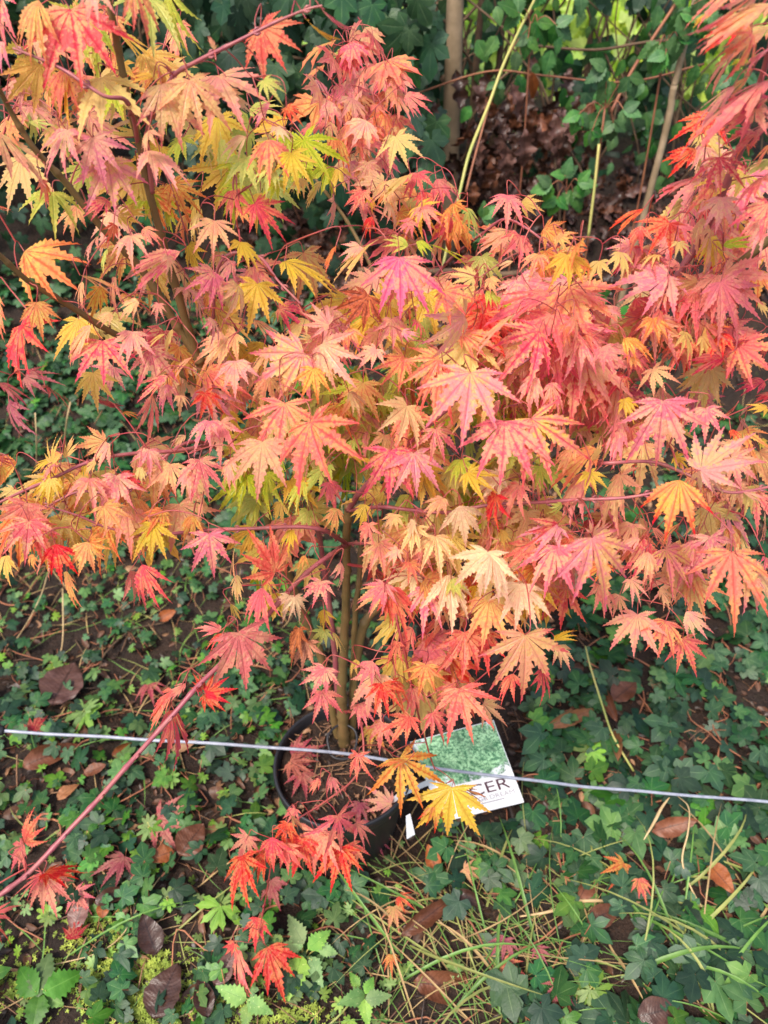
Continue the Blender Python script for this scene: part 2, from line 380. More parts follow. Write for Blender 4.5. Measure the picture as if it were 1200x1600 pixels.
# ================================================================== POT
pc = PZ(537, 1190, .215); PR = .131
POT = Vector((pc.x, pc.y, G(pc.x, pc.y) - .004)); PH = .215 - POT.z
pot = thing('plant_pot', 'round black plastic nursery pot holding the maple', 'pot', POT)
def lathe(prof, n=56, cen=Vector()):
    V = []; T = []
    for r, z in prof:
        for k in range(n): a = 2 * math.pi * k / n; V.append((cen.x + r * math.cos(a), cen.y + r * math.sin(a), cen.z + z))
    for i in range(len(prof) - 1):
        for k in range(n):
            a = i * n + k; b = i * n + (k + 1) % n; T += [(a, b, b + n), (a, b + n, a + n)]
    return V, T
BLK = plain('black_plastic', '1c1c20', '2a2a2e', 8, .42, .4, .06, 90, .0005)
V, T = lathe([(0.001, .002), (.095, .002), (.100, .006), (.122, PH - .032), (.123, PH - .030), (.1295, PH - .029), (.131, PH - .026), (.1325, PH - .006), (.131, PH - .001), (.128, PH), (.1255, PH - .003), (.124, PH - .02), (.119, PH - .06)], cen=POT)
obj('body', mk_mesh('body', V, T, mats=(BLK,)), pot)
V = []; T = []; nr, na = 14, 48
for i in range(nr + 1):
    for k in range(na):
        r = .1225 * i / nr; a = 2 * math.pi * k / na; x, y = POT.x + r * math.cos(a), POT.y + r * math.sin(a)
        V.append((x, y, POT.z + PH - .030 + .012 * noise.noise((x * 26, y * 26, 3)) + .006 * noise.noise((x * 80, y * 80, 3)) + .018 * (1 - i / nr)))
for i in range(nr):
    for k in range(na):
        a = i * na + k; b = i * na + (k + 1) % na; T += [(a, b, b + na), (a, b + na, a + na)]
obj('soil', mk_mesh('soil', V, T, mats=(POTSOIL,)), pot)

cb = J()
for i in range(260):
    a = random.uniform(0, 6.28); r = .114 * math.sqrt(random.random()); x, y = POT.x + r * math.cos(a), POT.y + r * math.sin(a)
    if i % 3: cb.add(pinnate(.3, 4, 0, .3, .3, 0, .5, .7, 0, i % 5, roll=.6, wav=.08), frame(Vector((x, y, POT.z + PH - .022 + .018 * (1 - r / .1225))), Vector((random.gauss(0, 1), random.gauss(0, 1), .1)), Vector((random.gauss(0, .5), random.gauss(0, .5), 1)), random.uniform(.006, .02)), random.choice((0, 1, 1, 2)))
    else:
        q = Vector((random.gauss(0, .012), random.gauss(0, .012), .004)); p = Vector((x, y, POT.z + PH - .020 + .018 * (1 - r / .1225))); cb.add(tube([p - q, p, p + q], .0009, 4, False), ID, 2)
tag(cb.build('bark_bits', LITT, pot), kind='stuff')
# ================================================================== MAPLE
maple = thing('maple_tree', 'Japanese maple with red, pink and yellow autumn leaves in the pot', 'tree', (POT.x, POT.y, POT.z + PH - .03))
def dd(py): return float(np.interp(py, [-50, 0, 300, 600, 900, 1100, 1200, 1350, 1500], [.69, .70, .82, .88, .92, 1.0, 1.12, 1.22, 1.30]))
BR = []                                    # branches: name, material, points, radii in mm
def br(name, mat, pts, rad): BR.append((name, mat, catmull(pts, 6), rad))
s0 = PZ(538, 1172, POT.z + PH - .04); Y0 = s0.y
br('trunk', BARK, [s0] + [PY(x, y, Y0 + q) for x, y, q in ((534, 1090, 0), (538, 1000, -.005), (541, 900, -.01), (541, 850, -.015), (543, 788, -.02))], [.0112, .0095, .008, .0068, .0062, .006])
br('stem', BARK, [s0 + Vector((-.012, .02, 0))] + [PY(x, y, Y0 + q) for x, y, q in ((505, 1040, .04), (470, 950, .06), (430, 845, .08), (402, 765, .08), (355, 660, .07), (312, 565, .06), (268, 430, .05), (250, 360, .04), (222, 250, .03), (188, 90, .02), (170, 10, .01), (158, -60, 0))], [.008, .0075, .0075, .0075, .0074, .007, .0066, .006, .0056, .005, .0042, .0036, .003])
br('stem', BARK, [s0 + Vector((.012, .012, 0))] + [PY(x, y, Y0 + q) for x, y, q in ((560, 1010, .02), (595, 945, .04), (690, 885, .06), (815, 765, .06), (905, 690, .05), (980, 600, .03), (1042, 530, .02), (1110, 450, .0), (1180, 392, -.02), (1260, 330, -.04))], [.0085, .008, .008, .0078, .0076, .0082, .0074, .0066, .0058, .0052, .0045])
br('stem', BARKR, [s0 + Vector((-.008, .03, 0))] + [PY(x, y, Y0 + q) for x, y, q in ((522, 1010, .03), (508, 900, .05), (497, 830, .06), (484, 765, .07), (440, 690, .08))], [.006, .0055, .005, .0045, .004, .003])
br('stem', BARK, [s0 + Vector((.014, .03, 0))] + [PY(x, y, Y0 + q) for x, y, q in ((553, 1000, .04), (562, 900, .07), (570, 800, .12), (600, 640, .2), (612, 520, .26), (585, 430, .32), (545, 350, .36), (505, 295, .38), (470, 250, .4))], [.006, .0058, .0055, .005, .0048, .0044, .004, .0034, .0028, .002])
br('branch', BARK, [PY(312, 565, Y0 + .06)] + [PY(x, y, Y0 + q) for x, y, q in ((272, 500, .06), (215, 415, .05), (150, 345, .03), (100, 283, .02), (55, 235, .01), (20, 180, 0), (-15, 120, -.02))], [.0062, .0058, .0052, .0046, .004, .0036, .003, .0025])
br('branch', BARK, [PY(340, 625, Y0 + .07)] + [PY(x, y, Y0 + q) for x, y, q in ((255, 560, .04), (185, 525, .02), (95, 470, -.02), (45, 440, -.04), (0, 400, -.06), (-40, 370, -.08))], [.0052, .0048, .0044, .0038, .0034, .003, .0025])
br('branch', BARKR, [PY(990, 590, Y0 + .03)] + [PY(x, y, Y0 + q) for x, y, q in ((1010, 520, .03), (1045, 455, .04), (1082, 395, .05), (1100, 365, .05), (1150, 250, .02), (1190, 120, -.02), (1215, 20, -.05))], [.006, .0056, .005, .0045, .0042, .0036, .003, .0024])
br('branch', BARKR, [PY(541, 850, Y0 - .015)] + [PD(x, y, d) for x, y, d in ((515, 868, 1.03), (470, 905, .99), (400, 980, .95), (320, 1062, .90), (240, 1150, .87), (150, 1252, .83), (60, 1350, .80), (0, 1397, .78), (-70, 1450, .76))], [.0040, .0036, .0033, .0031, .003, .0029, .0028, .0027, .0026, .0024])
br('branch', BARKR, [PY(540, 848, Y0 - .015)] + [PD(x, y, d) for x, y, d in ((505, 829, 1.03), (440, 824, 1.01), (340, 828, 1.0), (240, 834, .97), (170, 826, .95), (120, 805, .93), (70, 790, .92))], [.0034, .0032, .0028, .0026, .0023, .002, .0016, .001])
br('branch', BARKR, [PY(542, 849, Y0 - .015)] + [PD(x, y, d) for x, y, d in ((580, 850, 1.02), (620, 868, 1.0), (660, 905, .98), (690, 950, .97))], [.0028, .0025, .0022, .0018, .0012])
br('branch', BARKR, [PY(543, 795, Y0 - .02)] + [PD(x, y, d) for x, y, d in ((572, 758, 1.0), (610, 720, .97), (650, 682, .95), (700, 640, .93), (760, 600, .9), (830, 560, .88), (862, 530, .87))], [.0042, .0038, .0034, .003, .0027, .0023, .002, .0015])
br('branch', BARKR, [PY(543, 797, Y0 - .02)] + [PD(x, y, d) for x, y, d in ((590, 792, 1.0), (640, 798, .98), (700, 800, .96), (760, 790, .95), (830, 785, .93), (900, 782, .9), (975, 778, .88), (1045, 765, .86))], [.003, .0028, .0026, .0024, .0024, .0023, .0022, .002, .0015])
br('branch', BARKR, [PY(860, 725, Y0 + .05)] + [PD(x, y, d) for x, y, d in ((925, 724, .95), (1015, 722, .93), (1070, 740, .92), (1140, 770, .9), (1210, 760, .9))], [.003, .0026, .0024, .0022, .002, .0016])
br('branch', BARKR, [PY(362, 680, Y0 + .07)] + [PD(x, y, d) for x, y, d in ((300, 702, .98), (210, 708, .94), (140, 722, .92), (60, 757, .9), (0, 785, .88), (-40, 800, .87))], [.0036, .0032, .0028, .0025, .0022, .0018, .0014])
br('branch', BARKR, [PY(392, 740, Y0 + .08)] + [PD(x, y, d) for x, y, d in ((300, 690, 1.0), (200, 765, .96), (120, 770, .95), (40, 812, .93))], [.003, .0026, .0022, .002, .0014])
br('branch', BARKR, [PY(236, 300, Y0 + .035)] + [PD(x, y, d) for x, y, d in ((232, 200, .8), (265, 126, .76), (310, 95, .74), (390, 55, .72), (440, 31, .71), (480, 14, .7), (502, 9, .7))], [.003, .0028, .0024, .0022, .002, .0017, .0014, .001])
br('branch', BARKR, [PY(215, 225, Y0 + .03)] + [PD(x, y, d) for x, y, d in ((200, 160, .76), (160, 148, .74), (90, 105, .73), (20, 75, .72))], [.0026, .0023, .002, .0017, .0012])
br('branch', BARKR, [PY(330, 600, Y0 + .065)] + [PD(x, y, d) for x, y, d in ((340, 420, .92), (400, 400, .9), (435, 440, .88), (470, 475, .88))], [.003, .0026, .002, .0018, .0012])
br('branch', BARKR, [PY(600, 640, Y0 + .2)] + [PD(x, y, d) for x, y, d in ((690, 540, 1.1), (800, 522, .98), (860, 500, .92))], [.0032, .0028, .0022, .0014])
br('branch', BARKR, [PY(612, 520, Y0 + .26)] + [PD(x, y, d) for x, y, d in ((690, 420, 1.2), (760, 360, 1.12), (800, 345, 1.08), (870, 400, 1.02), (875, 480, .95))], [.003, .0026, .0022, .0018, .0016, .0012])
br('branch', TWIG, [PY(536, 1110, Y0)] + [PD(x, y, d) for x, y, d in ((560, 1120, 1.3), (568, 1180, 1.27), (545, 1225, 1.25), (480, 1270, 1.23), (440, 1300, 1.22), (425, 1345, 1.23), (412, 1420, 1.27), (405, 1460, 1.28))], [.0024, .0022, .002, .0018, .0016, .0015, .0013, .0012, .001])
br('branch', TWIG, [PY(541, 880, Y0 - .012)] + [PD(x, y, d) for x, y, d in ((600, 900, 1.08), (625, 990, 1.06), (645, 1080, 1.1), (665, 1160, 1.16), (680, 1205, 1.2))], [.0026, .0022, .002, .0018, .0014, .001])

LEAVES = """
110 15 136 140 P 1
60 0 48 102 O .8
2 -15 12 78 P .6
5 65 0 135 P .6
205 -25 228 80 S .8
228 -8 236 95 G 1
262 -22 300 92 G .6
150 -30 158 40 S .8
62 100 57 182 Y 1
100 108 96 188 S .9
38 125 30 182 S .9
158 122 167 205 Y 1
108 108 104 202 Y .5
135 150 122 196 S .7
252 132 288 238 T 1
296 125 322 215 O .9
105 203 72 285 P .7
145 215 170 302 P 1
168 252 185 335 M 1
45 190 88 206 G .45
-2 208 45 296 O .4
8 188 38 228 O .5
235 235 280 300 S .8
232 204 232 244 O .7
262 185 250 225 G .6
285 215 275 268 G .8
205 190 172 206 C .5
65 280 72 322 S .8
240 120 205 125 Y .5
407 42 452 110 R 1
499 9 556 44 R .4
478 29 532 58 Y .35
342 118 382 212 S .9
362 140 396 178 C .6
335 78 325 56 O .4
412 125 442 168 G .9
420 130 445 135 S .5
420 160 395 197 P .5
448 168 474 200 R .9
420 218 424 292 S 1
385 214 344 246 C .6
455 238 468 305 Y .9
432 198 446 224 C .7
386 245 376 300 G .9
422 262 412 312 G .8
520 64 482 112 O .5 1.2
560 64 576 108 R .7 1.2
582 54 592 100 R .6 1.2
520 88 514 128 R .7 1.18
547 88 535 132 P .7 1.2
566 113 560 152 S .7 1.2
495 133 485 168 S .6 1.15
516 158 510 200 P .9 1.12
550 153 556 197 S .8 1.15
585 163 606 184 R .7 1.15
572 188 550 232 S 1 1.12
515 190 520 228 O .8 1.12
520 213 536 268 O .6 1.1
576 222 570 254 S .9 1.15
575 253 576 298 S 1 1.1
545 193 540 232 S .8 1.15
500 213 489 252 O .7 1.12
512 258 500 304 G .8 1.15
530 262 525 304 Y .6 1.15
602 198 590 224 S .8 1.2
540 75 520 95 G .6 1.25
610 104 637 143 R .8 1.15
605 138 632 168 O .7 1.15
634 148 676 183 R .6 1.1
600 175 604 222 S .8 1.15
618 213 638 266 Y .9 1.1
600 225 606 272 R .7 1.15
605 283 622 342 O .9 1.05
652 270 640 314 R .8 1.05
666 300 655 332 R .8 1.05
660 323 674 372 R 1 1
645 345 618 370 R .7 1
710 318 700 386 O .7 1
730 325 742 374 G .6 1.02
698 284 718 316 O .6 1.05
793 305 788 370 R 1 .95
815 315 852 330 Y .7 .98
798 360 748 402 O .6 .95
812 368 812 418 R .9 .95
850 356 884 386 O .7 .95
1190 -20 1068 62 P .5 .62
1160 -25 1085 30 S .5 .66
1180 20 1090 75 R .5 .66
1205 40 1120 110 O .5 .68
1150 80 1105 150 S .5 .7
1200 150 1110 190 P .5 .7
1170 120 1130 165 O .5 .72
1205 190 1130 250 R .5 .72
1205 5 1098 88 O .5 .62
1175 52 1124 128 S .6 .66
1215 70 1172 112 P .6 .66
1146 134 1085 202 S .4 .7
1200 125 1074 228 R .4 .68
1180 170 1125 222 P .7 .7
1188 160 1200 190 S .7 .7
1182 208 1122 230 P .8 .74
1170 225 1148 252 S .7 .74
1088 233 1034 267 R .6 .78
1124 246 1130 305 P 1 .76
1096 278 1046 300 S .6 .8
1205 250 1160 272 G .4 .74
1205 225 1185 262 S .7 .72
1110 20 1085 45 Y .5 .7
1170 95 1140 105 G .5 .72
82 300 83 380 G 1
75 282 76 328 S .6
-12 322 20 334 R .6
38 393 126 452 O 1
125 430 192 472 O .4
128 440 124 482 O .4
57 472 70 534 O 1
33 508 50 584 R .7
-6 458 10 532 O .6
168 312 130 340 P .8
155 368 138 418 S .7
178 350 165 384 R .7
185 338 236 338 Y .7
205 368 207 427 S 1
225 356 252 386 S .8
168 388 163 428 G .6
282 393 202 444 P .5
262 400 266 442 S .7
176 490 150 507 O .6
216 470 185 502 O .6
212 478 213 518 O .5
142 508 112 574 O .5
207 518 199 574 S 1
160 533 168 604 P 1
235 545 252 614 P 1
248 474 244 507 S 1
258 522 232 542 Y .5
270 514 262 556 Y .5
300 558 270 592 O .5
365 298 362 352 R .7
398 318 446 382 R .9
375 325 394 352 O .8
335 345 330 408 O 1
312 334 300 378 Y .7
375 378 390 424 Y .9
334 424 302 474 P 1
402 443 388 524 Y 1
372 445 344 504 O .8
445 408 526 468 Y .6
435 487 440 518 G 1 1.1
514 508 474 488 S 1
488 533 464 522 Y .8
576 462 540 514 B 1 .84
562 384 534 412 S .9
592 374 526 448 Y .4
525 384 511 428 O .4
566 298 550 338 R 1 1.02
577 308 582 338 Y .8 1.05
522 313 508 362 S .8 1.02
502 283 480 328 Y .5 1.05
434 282 420 318 G .9
472 278 464 308 Y .8
582 338 570 374 R .6 1
602 398 572 428 P .6
546 513 546 554 S .8
503 537 562 602 S 1
474 550 398 604 M 1
357 528 302 568 O .8
332 498 324 544 P .8
345 518 330 548 S .8
398 500 438 548 O .5
368 564 370 624 S 1
592 518 562 562 S .8
588 545 558 580 S .9
624 402 627 502 V 1.1 .82
638 384 598 374 G .6
650 378 678 398 G .6
670 382 732 420 G .4
740 434 696 430 Y .8
765 434 778 464 O .9
694 454 728 494 S 1
760 454 778 484 G .7
650 464 678 498 G .6
726 494 656 542 M .9
858 458 752 497 R .4
806 490 748 558 O .4
862 492 836 566 R 1.1
864 544 882 622 R 1
842 518 766 604 P 1
880 508 890 550 S .8
650 500 655 534 P .6
632 558 598 604 S 1
686 560 618 602 S 1
735 582 722 702 M 1.2 .8
612 498 616 548 S .9
628 518 655 528 V .6
870 368 898 386 O .7
886 398 892 454 Y .8
842 398 824 444 S 1
802 408 776 422 O .5
896 494 890 544 S .8
1006 326 954 367 R .5
1046 348 1012 398 R 1
1002 353 984 404 R .9
986 383 938 418 M 1
970 394 970 438 Y .8
1060 378 1066 408 Y .8
1026 398 998 424 Y .8
1128 308 1118 368 S 1.2 .78
1092 278 1028 318 R .6
1202 318 1158 374 P 1 .74
1202 345 1172 408 P .8 .74
1192 278 1162 328 R .8 .74
1130 384 1182 374 G .4
1128 392 1154 412 Y .6
1046 430 968 476 V .9
1090 438 1042 452 O .7
1062 418 1036 408 S .8
1110 358 1100 432 O .4
1120 430 1114 508 R .8
1130 428 1194 478 R 1
1126 440 1150 534 R .8
1086 454 1085 540 R 1
1042 458 1012 504 S .7
1020 498 1032 538 O .9
1070 518 1072 570 Y .7
1096 524 1128 558 Y .7
1100 510 1148 520 O .5
1184 474 1206 494 Y .7
1172 528 1122 552 D .6
1206 536 1186 562 D .7
1132 558 1072 577 D .5
906 378 894 424 O .7
912 403 924 444 O .7
936 408 920 448 Y .8
916 458 954 482 R .6
926 498 974 526 O .4
905 508 962 526 P .6
906 528 958 588 P .8
900 538 906 604 P .9
940 543 962 584 R .8
975 528 1014 568 O .7
985 558 1006 580 O .7
0 598 48 633 D .6
40 588 104 606 D .7
70 603 108 642 D .6
14 628 62 684 D .6
150 624 194 632 D .5 1
192 644 218 656 O .5 1
238 616 214 694 R .3
262 588 212 622 P .6
262 600 255 652 P .8
82 726 92 676 Y .8
78 718 48 736 Y .6
100 716 122 684 Y .5
98 708 68 762 S .6
95 738 118 768 Y .8
80 748 74 794 Y .8
166 690 112 702 O .7
172 694 138 734 S .7
150 722 132 744 Y .6
233 702 232 758 P 1
220 730 222 760 Y .7
140 748 146 818 S .7
182 743 185 808 P 1
190 738 228 764 R .6
266 725 250 782 O .8
296 728 298 786 S .8
162 790 194 828 O 1
254 798 226 842 O 1.1
240 818 235 884 Y 1
95 813 118 854 Y 1
76 798 56 804 Y .7
42 786 18 852 R 1
45 814 40 884 P 1
2 728 -4 764 O .8
-4 712 24 726 D .6
22 764 2 802 Y .8
280 618 292 642 O .7
290 680 266 704 O .6
445 630 438 720 S 1.1 .84
485 660 520 758 S 1.1 .82
410 690 410 784 O 1.15 .84
345 658 350 728 P .9
326 658 302 718 P .8
320 613 332 658 R .9
490 575 498 634 O .9
545 613 572 664 O .8
514 578 528 594 C .8
446 588 448 628 C .7
520 648 532 674 G .9 1
550 688 568 708 G .9 1
610 704 610 790 P 1
311 718 325 788 P .9
360 718 360 768 S .7
512 753 526 804 R .9
440 784 430 824 Y .8 1.05
482 798 470 834 G .8 1.05
316 788 310 818 S .7
525 794 515 838 O .8
570 788 560 828 Y .8
680 670 698 724 P 1
646 708 650 778 P 1
636 634 618 698 C .9
788 658 783 762 P 1.05 .82
830 654 870 752 M 1.1 .82
692 568 678 668 R .6
720 718 712 764 G .9 .95
730 738 778 774 Y .9
782 744 738 774 C .8
812 758 790 824 R .8
776 774 764 838 R .7
825 752 852 734 O .5
718 790 730 856 C 1.05
692 778 662 818 O .9
646 812 640 862 C .8
616 803 608 834 O .8
872 818 812 858 P .8
878 788 848 802 G .7
898 698 868 742 O .7
842 728 846 768 G .8
786 828 792 864 Y .8
780 624 774 654 R .6
860 598 872 654 P .8
836 588 824 654 S .8
1036 626 1020 732 V 1.1 .82
1066 633 1054 684 R .7
1102 638 1106 694 P 1
1142 672 1156 692 R .8
1062 750 1042 848 T 1.25 .8
1095 735 1182 674 M .9 .82
1090 737 1142 798 T .9
1054 714 1078 738 Y .7
975 623 992 664 Y .8
1020 576 1044 614 O 1
1144 643 1128 658 S .6
1198 638 1166 642 Y .7
1194 596 1148 612 D .6
1210 615 1180 632 D .6
920 738 932 774 Y .9
926 720 938 686 Y .3
925 832 954 812 S .9
1194 798 1184 854 S .5
1160 768 1196 786 S .6
1172 718 1184 764 Y .7 1
1188 688 1202 708 Y .7 1
925 840 940 962 M 1.2 .8
905 845 870 905 S .7
58 818 66 880 R .8
87 850 100 914 R 1
105 893 122 952 O .6
137 847 124 902 O 1
140 846 182 860 O .7
10 868 16 918 Y .8
50 866 56 894 O .6
203 892 229 956 R .7
222 882 249 952 R .8
326 834 336 904 P 1
430 894 384 826 R .9
424 890 417 832 R .6
368 852 370 914 O .6
410 918 402 994 R .6
452 930 440 974 C 1.1
460 932 466 978 C .9
502 908 490 952 P 1
532 878 526 918 S .8
372 988 390 1078 R 1.1 .88
345 985 302 982 R .6 .9
348 990 322 1016 R .7 .9
322 1084 372 1072 R .9 .9
318 1086 354 1112 R .9 .9
316 1078 300 1052 R .8 .9
468 982 458 1044 B .9 1.0
480 1002 474 1052 B .8 1.0
508 1043 488 1090 P 1
502 1080 512 1128 R .9
506 952 508 990 Y .8 1.05
506 984 494 1018 G .9 1.05
520 988 537 1020 Y .5 1.05
556 1030 549 1062 Y .7 1.08
602 913 574 958 R 1
582 1033 562 1074 R 1
596 1068 606 1124 R 1
456 828 450 874 Y .8 1.02
477 868 464 894 O .8 1.02
370 898 376 944 Y .5 1
422 903 414 938 Y .7 1
360 943 372 974 Y .5 1.05
576 818 572 860 R .7
592 848 602 904 S .9
680 838 686 920 C 1
650 823 642 874 C .7
762 862 750 934 C 1.1 .86
768 866 778 946 C .8 .86
868 853 852 938 P 1
872 823 816 862 V .7
665 920 657 1002 V .9
700 898 708 992 C .8
705 905 724 938 G .7
765 936 754 1020 O 1
812 912 806 988 C 1
820 915 846 974 Y .8
820 992 815 1098 T 1.25 .86
866 1002 904 986 Y .6
872 1008 892 1048 T .9
802 1053 784 1104 R .7
846 1048 840 1104 R .7
725 988 725 1064 R 1
610 918 638 1004 R .7
602 936 606 984 R .7
622 1003 604 1048 R .9
665 1038 658 1090 O 1
712 1074 680 1100 R .9
718 1076 737 1164 R 1.1 .98
735 1058 750 1102 O .6
640 878 652 918 S .8
622 858 604 884 S .8
618 983 602 1004 Y .7 1.05
968 930 958 968 S .9
996 960 990 1028 S 1
1040 970 1028 1030 S 1
1066 998 1086 1060 S 1
1072 955 1105 1000 S .8
1030 920 1050 962 O .8
1000 842 965 862 S .6
1012 862 1002 918 O .8
1085 845 1062 910 M .9
1110 838 1110 904 P .9
1143 862 1142 994 S 1.2 .8
1160 880 1204 955 M .8 .8
1195 870 1205 930 P .7
985 905 1000 950 S .8
612 1064 630 1122 R .9
640 1120 608 1168 R .9
675 1114 692 1168 R .9
755 1100 792 1138 O .8
625 1184 666 1262 O 1
635 1190 592 1202 O .6
680 1250 680 1302 T .9
706 1230 698 1306 Y 1
712 1231 762 1256 O .6
560 1178 560 1224 R .9
516 1214 527 1246 R .7
500 1218 482 1240 R .8
462 1264 448 1292 R .9
527 1274 536 1334 R 1
492 1298 496 1374 R 1
426 1308 430 1364 R 1
532 1323 520 1398 R 1
388 1306 370 1352 R .85
378 1338 390 1422 R .75
455 1275 475 1300 O .7
450 1286 438 1334 R .9
510 1306 512 1370 R .9
546 1318 562 1366 R .8
472 1310 462 1374 R .9
556 1286 578 1326 R .8
414 1328 402 1380 R .8
448 1318 452 1368 R .9
600 1130 592 1180 R .9
560 1100 575 1140 R .8
403 1434 400 1490 R .9
374 1484 396 1568 R .7
366 1474 352 1494 R .7
418 1480 448 1566 R 1
68 1368 92 1434 R 1 .84
66 1368 16 1406 R .8 .84
70 1364 124 1374 R .85 .84
38 1316 66 1268 R .7 .84
38 1320 18 1366 R .65 .84
-14 1430 28 1427 R .6 .82
-14 1448 16 1478 R .7 .82
272 1078 238 1142 R .5 .93
290 1068 262 1098 R .6 .93
265 1110 265 1212 R .6 .93
276 1118 292 1146 O .5 .93
"""
leafs = []                                 # base, tip, colour, template, size in picture, order
for ln in LEAVES.strip().splitlines():
    q = ln.split(); bx, by, tx, ty = map(float, q[:4]); c = q[4]; wf = float(q[5]); d = float(q[6]) if len(q) > 6 else dd((by + ty) / 2) + random.uniform(-.03, .03)
    leafs.append((bx, by, tx, ty, c, wf, d, True))
FILL = [(190, 190, 200, 170, 36, .86, 1.0, 'YYGOS', 62), (640, 560, 200, 110, 24, .92, 1.05, 'SYGYS', 62), (1110, 420, 100, 170, 22, .84, 1.0, 'PSRPS', 62), (960, 620, 150, 90, 16, .95, 1.08, 'SYPO', 60), (280, 520, 170, 140, 26, .95, 1.08, 'SYOP', 58), (560, 640, 250, 140, 22, .94, 1.04, 'SYYMO', 76), (860, 560, 140, 100, 30, .9, 1.0, 'PSRSY', 84), (1080, 440, 100, 120, 12, .86, .98, 'RSPRO', 78), (330, 470, 180, 150, 6, .9, 1.02, 'SYOYP', 68), (150, 130, 160, 90, 4, .76, .86, 'YSOGG', 80), (980, 800, 200, 110, 14, .9, 1.02, 'SMOPO', 78), (700, 860, 190, 110, 34, .96, 1.06, 'CYOYS', 70), (110, 800, 130, 60, 14, .93, 1.0, 'YOSY', 74),
        (620, 740, 250, 150, 125, 1.0, 1.2, 'GGGYYG', 62), (200, 190, 210, 150, 10, .84, 1.0, 'YYSO', 70), (558, 170, 72, 115, 50, 1.15, 1.36, 'SRPOS', 44),
        (1130, 370, 90, 180, 26, .84, 1.05, 'RSOYR', 66), (780, 440, 190, 65, 24, 1.0, 1.15, 'YOSG', 55), (250, 430, 130, 130, 9, .92, 1.05, 'OSY', 60),
        (190, 780, 180, 80, 26, .96, 1.1, 'YYOO', 66), (970, 890, 170, 60, 30, .94, 1.1, 'SOR', 60), (650, 990, 120, 130, 46, 1.0, 1.2, 'RROYS', 56),
        (480, 870, 90, 100, 30, 1.08, 1.2, 'GYOS', 48), (880, 590, 110, 100, 40, .93, 1.1, 'RSPY', 66), (430, 620, 150, 110, 18, .96, 1.1, 'SOY', 62),
        (700, 540, 140, 90, 36, .95, 1.12, 'YSSG', 60), (1080, 520, 110, 90, 12, .95, 1.1, 'ORY', 62), (420, 260, 90, 70, 18, .9, 1.05, 'GGY', 60), (760, 880, 130, 90, 34, .98, 1.12, 'COSY', 62),
        (640, 340, 90, 50, 18, 1.02, 1.15, 'ROY', 50), (1130, 760, 70, 110, 16, .92, 1.05, 'YSO', 60)]
for cx, cy, rx, ry, n, d0, d1, cs, lp in FILL:
    for i in range(n):
        a = random.uniform(0, 6.28); q = math.sqrt(random.random()); bx = cx + rx * q * math.cos(a); by = cy + ry * q * math.sin(a) - lp * .4
        an = R(90 + random.gauss(0, 32)); l = lp * random.uniform(.85, 1.35)
        if abs(bx - 538) < 42 and 740 < by < 1110: continue
        leafs.append((bx, by, bx + l * math.cos(an), by + l * math.sin(an), random.choice(cs), random.uniform(.55, 1), random.uniform(d0, d1), False))
placed = []
for bx, by, tx, ty, c, wf, d, dig in leafs:
    B = PD(bx, by, d); lp = math.hypot(tx - bx, ty - by); L0 = lp * d / F
    tip = PD(tx, ty, d + L0 * random.uniform(-.5, .42)); y = tip - B
    n = (CAM - B).normalized(); n = (n - y.normalized() * n.dot(y.normalized())).normalized()
    ang = min(math.acos(min(1, wf)), R(58)) * random.choice((-1, 1)) + random.gauss(0, R(16)); n1_, n2_ = (Matrix.Rotation(q, 3, y.normalized()) @ n for q in (ang, -ang)); n = n1_ if (n1_.z > n2_.z) == (random.random() < .85) else n2_
    low = (not dig and d > 1.08) or (dig and d > 1.1 and by < 300)
    if low: ti = random.randrange(len(MTL))
    else:
        pool = [i for i in range(18) if i % 6 in ((0, 1, 5, 2) if wf >= .85 else (1, 2, 3) if wf >= .65 else (3, 4) if wf > .5 else (4,))]
        ti = random.choice(pool)
    y = y * 1.03
    placed.append((B, y, n, y.length, c, low, ti, lp, (-20 < (bx + tx) / 2 < 1220 and -20 < (by + ty) / 2), dig, max(.96, min(wf, 1.06))))
MM = tmesh('maple_leaf', MT, (MAP['R'],)); MML = tmesh('maple_leaf', MTL, (MAP['R'],))
order = sorted(range(len(placed)), key=lambda i: -(placed[i][7] + (400 if placed[i][9] else 0)) if placed[i][8] else 1e9)
single = set(order[:300])
fol = J()
for i, (B, y, n, s_, c, low, ti, lp, vis, dig, sx) in enumerate(placed):
    M = frame(B, y, n, s_, sx if not low else 1)
    if i in single:
        o = obj('leaf', (MML if low else MM)[ti], maple); o.matrix_basis = M
        o.material_slots[0].link = 'OBJECT'; o.material_slots[0].material = MAP[c]
    else: fol.add((MTL if low else MT)[ti], M, MKEYS.index(c))
tag(fol.build('foliage', MMATS, maple), kind='stuff')
